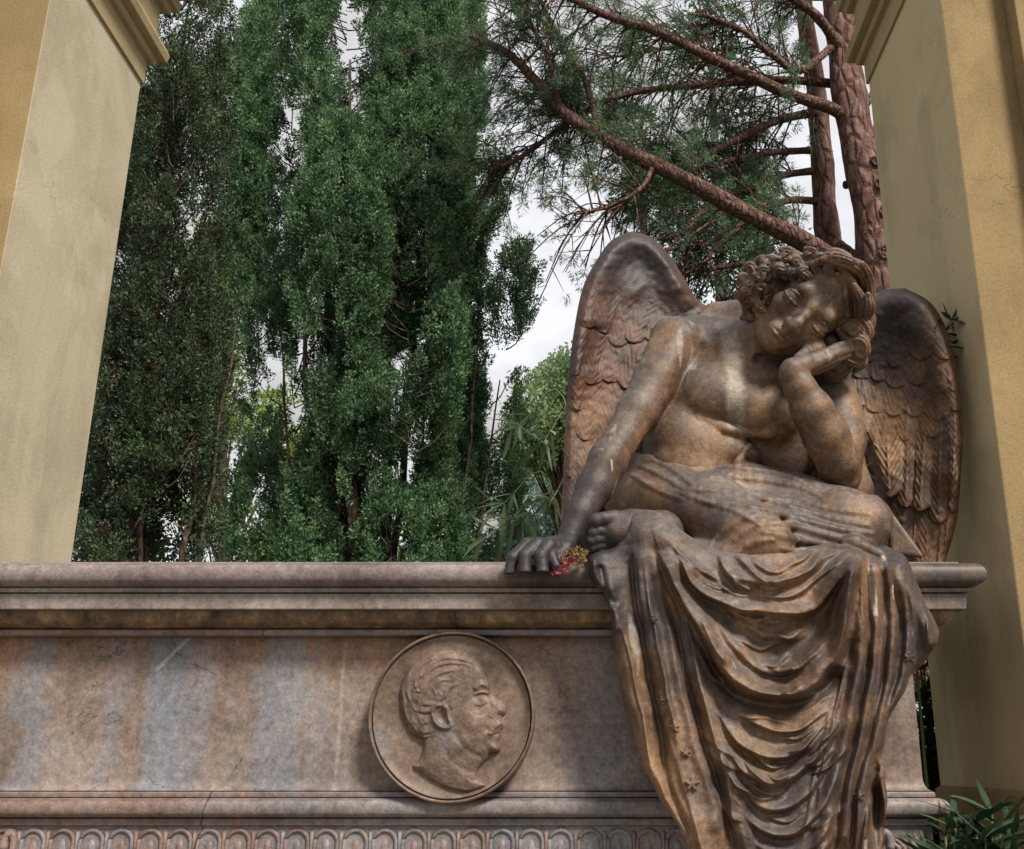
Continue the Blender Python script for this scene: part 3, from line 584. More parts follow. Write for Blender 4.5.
# trunk
ball(B, 690, 492, 3.02, 58, 44, 48, 10, 0.03)
ball(B, 694, 452, 2.985, 46, 52, 40, -28, 0.04)
ball(B, 742, 388, 3.00, 66, 66, 44, -30, 0.05)
ball(B, 712, 352, 3.02, 58, 36, 36, 12, 0.04)
cone(B, (672, 440, 2.98, 26), (682, 392, 3.0, 34), 0.04)
ball(B, 711, 395, 2.905, 37, 29, 20, 14, 0.02, tilt=-12)          # breast muscles
ball(B, 763, 410, 2.895, 36, 28, 20, 24, 0.02, tilt=14)
limb(B, [(682, 408, 2.935, 6), (700, 420, 2.900, 6), (724, 429, 2.893, 6), (744, 432, 2.895, 5), (768, 433, 2.886, 6), (790, 426, 2.902, 6)], 0.009)           # lower edge of the chest
ball(B, 775, 450, 3.02, 40, 46, 34, -10, 0.04)
ball(B, 702, 446, 2.93, 30, 15, 14, 20, 0.025)                     # belly folds
ball(B, 692, 468, 2.925, 34, 12, 14, 20, 0.025)
ball(B, 735, 452, 2.93, 26, 14, 14, 20, 0.025)
ball(B, 800, 410, 3.02, 36, 46, 34, -20, 0.04)
# neck, collar bones, shoulders
cone(B, (740, 352, 2.98, 28), (778, 328, 2.87, 25), 0.03)
cone(B, (716, 318, 3.03, 16), (752, 318, 2.97, 20), 0.03)
limb(B, [(752, 366, 2.905, 4), (722, 352, 2.91, 4.5), (690, 334, 2.925, 5)], 0.018)
limb(B, [(762, 368, 2.90, 4), (785, 376, 2.89, 4.5), (808, 378, 2.90, 5)], 0.018)
limb(B, [(754, 362, 2.885, 5), (764, 340, 2.85, 6), (776, 318, 2.85, 6)], 0.014)
cone(B, (757, 362, 2.845, 5), (758, 358, 2.87, 4), 0.012, True)
ball(B, 677, 342, 2.965, 28, 25, 26, 35, 0.02); cone(B, (660, 352, 2.93, 14), (684, 338, 2.925, 13), 0.016)
# resting arm
limb(B, [(676, 346, 2.96, 26), (656, 380, 2.91, 22.5), (638, 412, 2.87, 20.5), (620, 441, 2.84, 17), (608, 460, 2.82, 19), (595, 487, 2.80, 18), (580, 514, 2.77, 14.5), (570, 536, 2.755, 12.5)], 0.016)
ball(B, 661, 378, 2.895, 30, 15, 17, -60, 0.014); ball(B, 637, 400, 2.92, 30, 11, 16, -58, 0.014); ball(B, 603, 466, 2.795, 24, 12, 13, -62, 0.014)
# its hand over the ledge
HY = 2.735
ball(B, 554, 546, HY, 22, 10, 15, -8, 0.012)
for pts in ([(546, 546, 2.715, 8), (527, 545, 2.685, 7.2), (513, 558, 2.662, 6.4), (508, 579, 2.660, 5.2)],
            [(551, 545, 2.700, 8), (538, 545, 2.668, 7.6), (525, 556, 2.645, 6.8), (525, 572, 2.640, 6.2), (527, 587, 2.646, 5.2)],
            [(558, 545, 2.700, 8), (549, 546, 2.660, 7.6), (541, 556, 2.636, 6.8), (543, 573, 2.630, 6.2), (551, 589, 2.636, 5.0)],
            [(562, 546, 2.715, 8), (556, 548, 2.675, 7.0), (551, 556, 2.655, 6.2), (556, 566, 2.645, 5.4)],
            [(570, 541, 2.720, 8), (566, 548, 2.690, 7.0), (560, 556, 2.670, 6.2), (562, 563, 2.662, 5.2)]):
    limb(B, pts, 0.005)
# propping arm
limb(B, [(822, 376, 3.02, 26), (836, 408, 2.97, 24), (843, 440, 2.91, 22), (842, 474, 2.86, 19)], 0.018)
limb(B, [(842, 476, 2.85, 18), (838, 462, 2.82, 21), (826, 436, 2.785, 23), (812, 410, 2.755, 20.5), (800, 388, 2.735, 15.5), (792, 371, 2.725, 12.5)], 0.014)
limb(B, [(791, 375, 2.725, 12), (793, 370, 2.722, 11), (804, 365, 2.728, 9.8), (818, 360, 2.742, 8.5)], 0.010)
for a in ([(808, 361, 2.728, 6.2), (822, 355, 2.735, 5.4), (836, 348, 2.755, 4.8), (848, 343, 2.785, 4.2)],
          [(810, 366, 2.726, 6.2), (824, 360, 2.730, 5.4), (838, 353, 2.750, 4.8), (850, 349, 2.785, 4.2)],
          [(808, 370, 2.734, 6), (822, 365, 2.738, 5.2), (836, 359, 2.756, 4.6), (847, 355, 2.788, 4)],
          [(804, 373, 2.744, 5.6), (817, 370, 2.748, 4.8), (829, 365, 2.764, 4.2), (838, 362, 2.79, 3.6)],
          [(794, 367, 2.735, 7), (800, 358, 2.752, 5.8), (806, 351, 2.775, 4.8)]): limb(B, a, 0.004)
ball(B, 812, 353, 2.795, 16, 9, 10, -25, 0.006)
ball(B, 838, 335, 2.84, 13, 12, 9, 0, 0.006)
# foot tucked under the thigh, sole towards the wing
limb(B, [(662, 532, 2.78, 22), (632, 531, 2.735, 21), (612, 531, 2.70, 18)], 0.016)
ball(B, 614, 521, 2.69, 15, 10, 12, -10, 0.012)
for (x, y, Yd, r, dx, dy) in ((602, 519, 2.668, 8.2, -5, 2), (598, 531, 2.672, 6.0, -4, 2), (596, 539, 2.676, 5.5, -4, 2), (596, 546, 2.684, 5.1, -3, 2), (598, 552, 2.694, 4.7, -2, 2)):
    limb(B, [(x + 12, y - 1, Yd + 0.01, r), (x + 2, y, Yd - 0.006, r * 0.86), (x + dx, y + dy, Yd - 0.004, r)], 0.004)

# head, in a frame turned to the tilted face: a = along the eyes, b = up the face, c = out of it (px at the head)
HX, HYP, HD = 804.5, 310.0, 2.80
hs = mpp(HYP, HD); O = J(HX, HYP, HD)
vd = O - np.array([0, 0, EYE]); vd /= np.linalg.norm(vd)
ux = np.array([1.0, 0, 0]); ux -= vd * (ux @ vd); ux /= np.linalg.norm(ux); uz = np.cross(ux, vd); uz /= np.linalg.norm(uz)
ROLL = R(49)
ea = math.cos(ROLL) * ux - math.sin(ROLL) * uz; eb = math.sin(ROLL) * ux + math.cos(ROLL) * uz; ec = -vd
yaw = R(7); ea, ec = math.cos(yaw)*ea - math.sin(yaw)*ec, math.sin(yaw)*ea + math.cos(yaw)*ec
HA = np.array([ea, eb, ec])
def H(a, b, c): return O + hs * (a * ea + (b if b > 0 else 0.91 * b) * eb + c * ec)
def hb(a, b, c, ra, rb, rc, k=3.0, sub=False, rot=0.0, f=None):
    r = R(rot); A = np.array([math.cos(r)*ea + math.sin(r)*eb, -math.sin(r)*ea + math.cos(r)*eb, ec])
    (f or B).ell(H(a, b, c), A, (ra*hs, rb*hs, rc*hs), k*hs, sub)
def hl(pts, k=2.0, sub=False, f=None):
    for p, q in zip(pts, pts[1:]): (f or B).cone(H(*p[:3]), H(*q[:3]), p[3]*hs, q[3]*hs, k*hs, sub)
hb(0, 20, -16, 38, 46, 45, 8)
hb(1.5, -10, -2, 30.5, 41, 33, 10)
hb(0, -30, 3, 24, 26, 24, 8)
hb(0, -47, 17, 10.5, 9, 9.5, 9)                                     # chin
hl([(-27, -6, -8, 7), (-20, -32, -2, 7), (-8, -48, 11, 6)], 9); hl([(30, -6, -8, 7), (22, -32, -2, 7), (8, -48, 11, 6)], 9)
for s in (-1, 1):
    hb(21.5*s, -13, 17, 10.5, 11, 10, 9)                                # cheekbone
    hl([(6*s, 10.5, 26.3, 2.8), (17*s, 13.0, 24.8, 2.8), (28*s, 8.5, 13.5, 2.2)], 9)   # brow
    hb(19*s, 0.5, 33, 12.5, 7.0, 7, 5, True)                          # socket
    hb(19*s, -1, 20.6, 10.5, 7.6, 9.0, 2.5)                            # eyeball under its lid
    hl([(8.5*s, -2.5, 26.5, 0.9), (14*s, -3.6, 29.4, 1.25), (20*s, -4.2, 29.6, 1.35), (26*s, -3.6, 27.0, 1.2), (30*s, -1.8, 23.8, 0.8)], 1.2)   # lash line
    hl([(10*s, 3.6, 27.6, 0.8), (19*s, 5.6, 29.2, 1.0), (28*s, 3.4, 25.4, 0.8)], 1.2)
    hl([(10*s, -6.4, 28.5, 0.7), (19*s, -8.4, 29.2, 0.8), (28*s, -6.0, 25.5, 0.7)], 1.5)
    hl([(9*s, -1, 34, 2.6), (12*s, -14, 35, 2.0)], 5, True)
    hb(6.2*s, -20.5, 35, 3.9, 3.6, 5.5, 4.0)                          # nostril wing
    hb(3.2*s, -24.0, 38.5, 2.0, 1.5, 3, 1.0, True)
hl([(0, 18, 25.5, 3.0), (0, 6, 31.0, 3.0), (0, -4, 34.8, 3.3), (0, -15, 40.5, 3.9), (0, -20, 41.5, 4.6)], 6)
hl([(0, -25, 33, 2.5), (0, -30, 34, 3)], 4)
hb(0, -36, 26, 15, 10, 9, 6)
hl([(-12, -35.6, 29, 1.0), (-6, -32.8, 34, 2.6), (0, -33.2, 35.6, 2.5), (6, -32.8, 34, 2.6), (12, -35.6, 29, 1.0)], 1.6)
hl([(-10.5, -37.2, 30, 1.3), (-4.5, -38.6, 34.2, 3.4), (4.5, -38.6, 34.2, 3.4), (10.5, -37.2, 30, 1.3)], 1.6)
hl([(-12.5, -36.4, 32, 0.7), (-5, -35.3, 37, 0.95), (0, -35.8, 37.8, 0.95), (5, -35.3, 37, 0.95), (12.5, -36.4, 32, 0.7)], 1.0, True)
hl([(-7, -43, 34.5, 1.8), (7, -43, 34.5, 1.8)], 4, True)

# hair: a cap of locks, curls hand-placed from the photograph's arrangement
hair = Field((0.33, 2.55, 2.40), (0.90, 3.02, 3.02), 0.0027)
hb(-3, 18, -22, 39, 42, 42, 4, f=hair)
def hside(dx, dy): return dx*math.cos(ROLL) + dy*math.sin(ROLL), dx*math.sin(ROLL) - dy*math.cos(ROLL)
def hz(zx, zy): return 750 + zx/5.66, 240 + zy/5.66
def hpos(px, py, c):
    a, b = hside(px - HX, py - HYP); return H(a, b, c)
def skull_c(px, py, lift=3.0):
    Y = hair.hit(px, py, 2.56, 3.0)
    if Y is None: return None
    return float((J(px, py, Y) - O) @ ec) / hs + lift
def settle(P, lift):
    """give each (px, py) of a lock the depth of what it lies on; gaps take the nearest found"""
    C = [skull_c(x, y, lift) for x, y in P]; ok = [i for i, c in enumerate(C) if c is not None]
    if not ok: return None
    C = [C[min(ok, key=lambda j: abs(j - i))] - (0 if C[i] is not None else 3) for i in range(len(C))]
    return [sum(C[max(0, i-2):i+3]) / len(C[max(0, i-2):i+3]) for i in range(len(C))]
def lock(pts, r, lift=3.0, c=None, k=1.2, grooves=True, n=14):
    pts = [(zx - max(0, zx - 590)*0.30, zy + max(0, 150 - zy)*0.22) for zx, zy in pts]; r *= 0.92
    P = smooth_path([hz(*p) for p in pts], n); C = settle(P, r*0.45) if c is None else [c]*n
    Q = [hpos(x, y, cc) for (x, y), cc in zip(P, C)]; rr = [r * (0.50 + 0.62*math.sin(math.pi * min(max(i/(n-1), 0.06), 0.96))**0.6) for i in range(n)]
    for a, b, u, w in zip(Q, Q[1:], rr, rr[1:]): hair.cone(a, b, u*hs, w*hs, k*hs)
    if grooves:
        for off in (-0.42, 0.36):
            G = []
            for i in range(n):
                t = Q[min(i+1, n-1)] - Q[max(i-1, 0)]; t /= np.linalg.norm(t); s = np.cross(t, ec); s /= np.linalg.norm(s) + 1e-9
                G.append(Q[i] + s*off*rr[i]*hs + ec*rr[i]*0.95*hs)
            for a, b in zip(G, G[1:]): hair.cone(a, b, 0.7*hs, 0.7*hs, 1.0*hs, True)
def curl(zx, zy, Rz, turns=1.25, r=None, c=None, rot=None, lift=3.0, hand=1):
    """snail curl: a tapering lock wound about its own centre"""
    rot = random.uniform(0, 6.28) if rot is None else rot; r = r or Rz/5.66*0.46; n = 17; px, py = hz(zx, zy); P = []
    sq = random.uniform(0.55, 0.9); tl = random.uniform(0, 3.14)
    for i in range(n):
        u = i/(n-1); th = rot + hand*turns*6.283*u; rad = Rz/5.66*(1.0 - 0.80*u); x, y = rad*math.cos(th), rad*math.sin(th)*sq
        P.append((px + x*math.cos(tl) - y*math.sin(tl), py + x*math.sin(tl) + y*math.cos(tl)))
    C = settle(P, r*0.35) if c is None else [c]*n
    if C is None: return
    r *= 1.0; cm = sum(C)/n; Q = [hpos(x, y, 0.5*cc + 0.5*cm + 2.5*i/n) for i, ((x, y), cc) in enumerate(zip(P, C))]
    for i in range(n-1):
        w = 1 - 0.5*i/(n-1); hair.cone(Q[i], Q[i+1], r*w*hs, r*w*0.97*hs, 0.6*hs)
for c_, b_, cc_, rr_ in ((-49, -12, -12, 14), (-52, -28, -8, 12), (-41, 16, -14, 18), (57, -4, -16, 15), (58, 14, -18, 16), (48, 34, -20, 16)): hb(c_, b_, cc_, rr_, rr_, rr_*0.9, 4, f=hair)
hb(48, -6, -14, 14, 16, 14, 4, f=hair); hb(41, -3, 0, 11, 12, 12, 4, f=hair); hb(54, 4, -6, 12, 14, 12, 4, f=hair)
for z in ((165,172,58),(70,158,40),(42,208,38),(112,240,52),(238,148,50),(300,182,40),(58,318,52),(14,255,44),(18,355,46),(-30,300,46),(-42,352,42),(0,398,40),(70,385,30),(300,92,46),(372,140,42),(200,92,44),(262,222,28),(335,222,24),(112,95,38),(440,172,34),(-60,330,38),(40,275,34),
          (140,120,36),(205,190,34),(85,200,34),(-10,205,34),(-55,280,34),(250,100,36),(340,60,36),(395,80,34),(420,120,30),(150,80,30),(-15,440,32),(40,430,26)):
    curl(z[0] + max(0, 80 - z[0])*0.25, z[1] + max(0, 170 - z[1])*0.36, z[2]*1.18, turns=random.uniform(0.7, 1.5), hand=random.choice((-1, 1)))
for (zx, zy, ang, ln) in ((120,120,200,90),(210,60,250,80),(40,170,190,90),(-20,230,170,80),(-40,300,160,90),(-30,390,120,90),(60,360,100,90),(130,280,120,80),(180,230,110,80),(270,130,120,90),(330,60,260,80),(300,150,100,70),(370,110,100,80),(430,130,90,80),(90,170,150,80),(10,320,140,80),(200,130,150,80),(10,440,100,60)):
    zx += max(0, 80 - zx)*0.25; zy += max(0, 170 - zy)*0.36
    a = R(ang); dx, dy = math.cos(a), math.sin(a); w = random.choice((-1, 1))*random.uniform(14, 24)
    lock([(zx, zy), (zx + dx*ln*.3 - dy*w, zy + dy*ln*.3 + dx*w), (zx + dx*ln*.65 + dy*w, zy + dy*ln*.65 - dx*w), (zx + dx*ln - dy*w*.7, zy + dy*ln + dx*w*.7)], random.uniform(3.6, 5.0), n=11)
for pts, r in (([(410,85),(450,50),(520,85),(565,150)],4.6), ([(330,130),(410,105),(480,145),(520,195)],4.4), ([(385,95),(470,100),(540,150),(560,210)],4.4), ([(500,200),(530,280),(550,370),(590,440),(640,478)],6.0),
               ([(590,170),(655,240),(690,330),(692,420),(660,470)],6.0), ([(600,200),(640,290),(640,380),(605,440)],6.0), ([(550,190),(590,280),(595,370),(560,430)],5.4), ([(555,110),(620,160),(670,240),(700,330)],5.0), ([(490,225),(500,300),(520,380),(545,450)],4.6)):
    lock(pts, r, 4)
for pts, r in (([(520,150),(600,200),(650,280),(655,390)],5.0), ([(480,150),(545,230),(580,320),(585,410)],4.6), ([(600,130),(660,210),(690,290),(700,380)],4.8), ([(440,110),(520,125),(600,180),(640,250)],4.6), ([(560,250),(610,330),(620,400),(590,455)],4.6), ([(650,300),(668,370),(655,430)],4.6), ([(400,70),(480,80),(560,120)],4.2), ([(470,190),(500,250),(510,330),(535,420)],4.4)): lock(pts, r, 4)
for pts, r, c in (([(560,430),(640,455),(690,510),(665,560),(600,555)],5.4,6), ([(500,470),(560,500),(630,540),(680,590)],5.2,10), ([(490,500),(540,560),(610,552),(662,590),(640,650),(565,645)],5.0,12), ([(480,585),(515,650),(590,690),(645,668)],5.2,10),
                  ([(455,640),(425,700),(470,765),(540,740),(555,690)],5.0,4), ([(500,620),(470,690),(500,730),(545,700)],4.6,9), ([(560,600),(620,630),(655,690),(600,740)],5.0,3), ([(520,450),(580,470),(640,520)],4.6,11), ([(640,560),(680,620),(650,690)],5.0,-2), ([(430,720),(440,780),(500,790),(560,750)],4.8,-4)):
    lock(pts, r, c=c)
curl(560, 500, 40, 1.3, 4.2, 14, 0.4); curl(600, 620, 44, 1.3, 4.4, 11, 2.2); curl(505, 700, 40, 1.3, 4.2, 8, 1.0)
for i in range(26):                                                # the far side and the nape, loose curls
    th = random.uniform(0, 6.28); ph = random.uniform(0.1, 1.25)
    d = np.array([math.cos(th)*math.sin(ph), math.sin(th)*math.sin(ph)*0.9, -math.cos(ph)])
    if d[2] > -0.15: continue
    p0 = np.array([0, 22, -24]) + d*np.array([45, 50, 46]); t = np.cross(d, np.array([0.3, 1, 0.2])); t /= np.linalg.norm(t); s = np.cross(d, t)
    P = [H(*(p0 + 8*(1 - 0.7*u)*(math.cos(7*u)*t + math.sin(7*u)*s) + 3*u*d)) for u in np.linspace(0, 1, 9)]
    for a, b in zip(P, P[1:]): hair.cone(a, b, 4.2*hs, 4.0*hs, 0.8*hs)

# draped lap: thighs, hip wrap and its folds
lap = Field((-0.02, 2.42, 2.02), (0.98, 3.22, 2.48), 0.0038)
limb(lap, [(640, 500, 3.02, 34), (672, 501, 2.93, 36), (712, 514, 2.83, 37), (748, 532, 2.72, 30), (768, 543, 2.67, 24)], 0.03)
limb(lap, [(768, 545, 2.68, 23), (732, 566, 2.72, 24), (690, 566, 2.76, 24), (650, 552, 2.78, 22)], 0.03)
limb(lap, [(690, 498, 3.06, 36), (748, 502, 2.97, 37), (800, 512, 2.88, 35), (842, 519, 2.81, 30), (866, 522, 2.785, 27)], 0.03)
limb(lap, [(640, 497, 3.06, 34), (690, 510, 3.08, 40), (760, 510, 3.06, 40), (830, 520, 2.98, 34)], 0.04)
limb(lap, [(720, 520, 2.86, 30), (790, 540, 2.80, 30), (850, 545, 2.77, 26)], 0.04)
limb(lap, [(700, 484, 2.93, 14), (748, 482, 2.88, 16), (790, 490, 2.86, 16)], 0.03)
ball(lap, 745, 490, 2.90, 62, 22, 24, 5, 0.03); ball(lap, 775, 512, 2.86, 44, 18, 26, 12, 0.03); ball(lap, 782, 520, 2.825, 22, 12, 16, 12, 0.03)
lap.put(J(820, 440, 2.4), J(990, 640, 3.2) + np.array([0, 0, 0.5]), lambda X, Y, Z: (X - J(883, 522, 2.79)[0]) + 0.22*(Z - J(883, 522, 2.79)[2]) + 0*Y, 0.012, True) if False else None
limb(lap, [(874, 501, 2.76, 6), (882, 514, 2.745, 6.5), (883, 530, 2.745, 6.5), (877, 545, 2.755, 6)], 0.010)      # turned hem at the knee
b1, b2, b3 = J(889, 512, 2.815), J(921, 556, 2.77), J(893, 552, 2.80)                # stiff corner of cloth standing behind the knee
for u in np.linspace(0, 1, 30): p1 = b1 + (b2 - b1)*u; lap.cone(p1, p1 + (b3 - p1)*0.9, 0.006, 0.006, 0.004)
limb(lap, [(628, 470, 3.02, 18), (655, 470, 2.965, 16), (690, 482, 2.93, 12), (706, 490, 2.90, 10)], 0.02)
limb(lap, [(760, 480, 3.07, 26), (775, 450, 3.09, 20), (790, 420, 3.11, 14)], 0.02); limb(lap, [(845, 490, 3.10, 28), (838, 460, 3.12, 24), (822, 425, 3.12, 18), (806, 398, 3.12, 8)], 0.02)
for x0, x1 in ((772, 768), (786, 781), (800, 793), (814, 804)): limb(lap, [(x0, 486, 2.99, 7), (x0 - 2, 462, 3.015, 6), (x1, 432, 3.04, 4)], 0.010)      # cloth rising behind the arm
folds = [([(688,490),(735,494),(790,508),(835,520),(868,526)],3.6,2), ([(700,502),(750,508),(800,520),(840,530),(872,534)],3.4,2), ([(728,498),(780,500),(830,510),(868,514)],2.8,2), ([(742,518),(790,526),(835,538),(870,542)],3.4,2), ([(760,532),(800,540),(846,549)],3.4,2),
         ([(690,468),(740,469),(786,476),(815,490)],3.0,2), ([(702,477),(750,479),(800,488),(822,498)],2.4,2), ([(652,460),(672,470),(694,486)],2.8,2), ([(640,466),(662,476),(690,494)],2.8,2), ([(630,474),(655,488),(684,500)],2.6,2),
         ([(716,560),(728,546),(742,534),(760,526),(778,524)],2.8,2), ([(726,564),(740,550),(756,542),(776,540)],2.8,2), ([(708,548),(722,534),(738,522),(756,515)],2.4,2), ([(622,505),(645,522),(680,538),(712,552)],2.2,2), ([(660,486),(700,500),(735,512),(758,524)],2.0,2), ([(780,548),(806,553),(836,552)],3,2)]
for P, r, k in folds:
    P = smooth_path(P, 17); prev = None
    for i, (x, y) in enumerate(P):
        Yh = lap.hit(x, y, 2.5, 3.2)
        if Yh is None: prev = None; continue
        w = r * (0.45 + 0.55*math.sin(math.pi*(i + 0.6)/17.2)); cur = (x, y, Yh + 0.62*w*mpp(y, Yh), w)
        if prev is not None: cone(lap, prev, cur, 0.007)
        prev = cur
# curled flap of cloth at the waist
limb(lap, [(733, 476, 2.86, 4), (738, 462, 2.85, 3.6), (745, 450, 2.855, 3.2), (750, 446, 2.865, 3)], 0.008); ball(lap, 738, 466, 2.88, 12, 4, 12, -60, 0.01); ball(lap, 752, 468, 2.90, 14, 4, 10, 35, 0.01)
# knot where the cloth bunches beside the knee
for (x, y, Yd, rx, ry, rot) in ((846, 552, 2.70, 20, 9, -20), (862, 548, 2.69, 13, 8, 20), (852, 541, 2.70, 12, 6, -10), (834, 558, 2.69, 14, 7, -35), (878, 556, 2.69, 14, 8, 40)): ball(lap, x, y, Yd, rx, ry, 9, rot, 0.006)

# ------------------------------------------------------------------ hanging cloth over the front of the tomb
def dz_(*p): return [(560 + a/2.56, 540 + b/2.56) for a, b in p]
def drape(X, Y):
    rgf = np.random.default_rng(21)
    left = [(626,514),(624,528),(612,546),(590,555),(592,583),(607,599),(613,641),(619,684),(628,720),(644,763),(661,798),(681,833),(700,870),(716,905)]
    right = [(882,905),(886,860),(887,800),(885,765),(884,748),(888,724),(896,705),(905,690),(912,675),(924,660),(935,648),(938,638),(930,612),(919,587),(911,566),(902,553),(880,546),(850,541),(800,548),(770,548),(738,552),(704,546),(676,526),(650,511),(630,510)]
    pts = np.vstack([smooth_path(left, 60), smooth_path(right, 110)])
    S = poly_sd(X, Y, pts) + 1.2*vnoise(X, Y, 14, 3)
    base = 2.655 + 0.0*X
    base += 0.02*np.exp(-((X - 606)/30)**2)/(1 + np.exp(-(Y - 640)/14.0))
    base -= 0.045*np.exp(-((X - 662)/34)**2 - ((Y - 532)/24)**2)                  # back round the left edge
    base += 0.00045*np.maximum(X - 880, 0) + 0.0006*np.maximum(640 - X, 0)
    base -= 0.062*np.exp(-((X - 768)/66)**2 - ((Y - 560)/50)**2)        # over the knees
    base -= 0.022*np.exp(-((X - 765)/110)**2 - ((Y - 720)/130)**2)
    base += 0.012*np.exp(-((Y - 500)/34)**2) * (X < 740)
    base -= 0.03*np.exp(-((X - 598)/24)**2 - ((Y - 568)/22)**2)
    h = 0*X
    XW = X + 1.7*vnoise(X, Y, 60, 31) + 0.7*vnoise(X, Y, 17, 33); YW = Y + 3.8*vnoise(X, Y, 52, 32) + 1.4*vnoise(X, Y, 19, 34)
    Rg = lambda p, a, w1, w2=None, f=0.12: ridge(XW, YW, dz_(*p), a, w1, w2, f)
    # long vertical folds, left
    h += Rg([(125,90),(150,200),(172,330),(198,450),(240,570),(300,700),(350,800),(380,880)], 11, 12, 9, .05)
    h += Rg([(185,10),(212,120),(235,220),(258,320),(288,450),(322,580),(352,700),(380,800),(410,900)], 11, 15, 11, .05)
    h += Rg([(225,20),(258,110),(285,210),(300,300),(325,420),(355,540),(392,670),(432,800)], 9, 7, 8, .1)
    h += Rg([(330,270),(372,400),(412,530),(450,660),(485,790),(505,880)], 12, 10, 8, .1)
    h -= Rg([(180,30),(192,130),(216,260),(240,400),(262,520),(285,640),(338,760),(370,860)], 9, 3.5, 5, .05)
    h -= Rg([(268,130),(300,240),(318,320),(346,430),(375,540),(410,650),(450,780)], 7, 3, 4, .1)
    h += Rg([(80,40),(95,100),(130,150),(140,240)], 9, 7, 6, .1)
    h -= Rg([(100,70),(112,110),(150,170)], 7, 4)
    # great swag and the upper swag, sharply undercut
    h += Rg([(255,30),(290,110),(330,190),(392,290),(455,362),(540,392),(622,374),(690,300),(735,200),(760,90),(768,40)], 27, 15, 3.4, .06)
    h += Rg([(300,40),(345,120),(410,160),(490,180),(570,188),(640,178),(700,130),(745,60)], 18, 11, 2.8, .1)
    h += Rg([(420,70),(480,95),(550,105),(620,95),(680,60)], 9, 8, 4, .2)
    h += Rg([(380,180),(430,260),(490,310),(550,330),(610,320),(660,270),(700,200)], 10, 9, 5, .2)
    h += Rg([(360,200),(400,280),(440,320)], 8, 6, 4, .2)
    h += Rg([(470,215),(530,250),(590,255),(640,230)], 5, 6, 4, .25)
    h -= Rg([(360,285),(420,370),(480,412),(545,422),(630,402),(700,330),(742,240)], 13, 6, 6, .12)
    # hanging V folds below
    for p, a, w1, w2 in (([(440,440),(500,462),(560,478),(620,470),(690,420)],10,8,4), ([(400,420),(450,500),(520,550),(580,555),(640,510),(700,430)],14,10,4.5), ([(420,520),(470,590),(540,625),(600,610),(670,540),(720,460)],15,11,5), ([(450,610),(500,670),(570,690),(640,650),(700,570)],15,11,5),
                          ([(470,690),(530,745),(600,750),(670,690),(720,600)],14,10,5), ([(500,770),(570,810),(640,790),(710,700)],14,10,5), ([(470,455),(530,445),(590,455)],6,5,3), ([(560,500),(610,500),(660,470)],8,6,3), ([(480,530),(540,585),(580,580)],7,5,3), ([(470,560),(500,600),(560,650)],7,5,3), ([(500,640),(560,650),(620,600)],7,6,3), ([(620,560),(670,520),(720,440)],8,7,4), ([(540,850),(620,850),(700,760)],12,9,5), ([(520,700),(590,720),(650,670)],6,6,3)):
        h += Rg(p, a*rgf.uniform(.7, 1.15), w1*0.95, w2*0.6, .3)
    for i in range(34):                                             # small creases between the great folds
        u = rgf.uniform(0, 1); v = rgf.uniform(60, 790); cx = 335 + 0.26*v*0.55 + u*(330 - 0.06*v); wd = rgf.uniform(28, 70); sl = (u - 0.5)*rgf.uniform(60, 130)
        h += Rg([(cx - wd, v + (sl if u > .5 else sl*0.9) - 14), (cx, v + 6), (cx + wd, v - sl - 16)], rgf.uniform(2.5, 6), rgf.uniform(2.6, 5), rgf.uniform(1.6, 2.8), .3)
    for x0, x1, y0, y1 in ((300,410,130,560), (345,470,330,820), (215,300,60,520), (250,380,420,830), (150,250,180,640), (700,620,380,800), (735,660,250,700), (780,720,420,820), (845,800,120,560), (800,745,480,830), (765,800,60,330), (890,905,110,300), (918,938,150,260), (690,742,200,80), (715,755,230,60)):
        h += Rg([(x0,y0),((x0+x1)/2 + rgf.uniform(-8,8),(y0+y1)/2),(x1,y1)], rgf.uniform(2, 4.2), 3.2, 1.8, .25)
    # rays of drawn cloth from knee to knot
    for p in ([(560,60),(620,50),(680,20),(730,5)], [(540,95),(620,85),(690,45),(738,15)], [(500,140),(600,140),(690,80),(742,25)], [(480,40),(540,70),(600,60)], [(440,20),(480,60),(540,110)], [(400,30),(440,90),(500,130)]): h += Rg(p, 6, 4.5, 2.6, .25)
    # right-hand folds falling from the knot
    h += Rg([(770,50),(776,150),(768,280),(745,420),(722,560),(690,700),(660,820),(640,900)], 10, 11, 8, .06)
    h += Rg([(800,40),(815,150),(808,290),(788,430),(762,560),(740,680),(715,800)], 8, 9, 6, .06)
    h += Rg([(745,50),(742,150),(722,250),(700,330)], 14, 6, 6, .1)
    h += Rg([(830,40),(848,150),(855,260),(838,400),(806,520),(780,640),(760,790),(750,880)], 10, 12, 8, .06)
    h += Rg([(865,50),(905,160),(935,240),(950,290)], 13, 9, 8, .1)
    h += Rg([(850,60),(880,180),(890,280),(870,380),(845,450)], 9, 7, 6, .15)
    h -= Rg([(788,60),(796,160),(790,290),(768,430),(742,570),(715,700),(690,820)], 7, 3, 4, .06)
    h -= Rg([(822,60),(835,160),(832,290),(815,420),(785,540),(758,660),(738,790)], 7, 3, 4, .06)
    h -= Rg([(862,120),(872,230),(868,330),(840,440)], 8, 4, 4, .15)
    h -= 30*np.exp(-((X - 876)/6)**2 - ((Y - 800)/34)**2)                # hollow at the split hem
    h += Rg([(820,590),(832,680),(838,800),(838,880)], 9, 2.5, 2.5, .05) + Rg([(820,590),(800,660),(776,760),(770,870)], 9, 3, 3, .05)
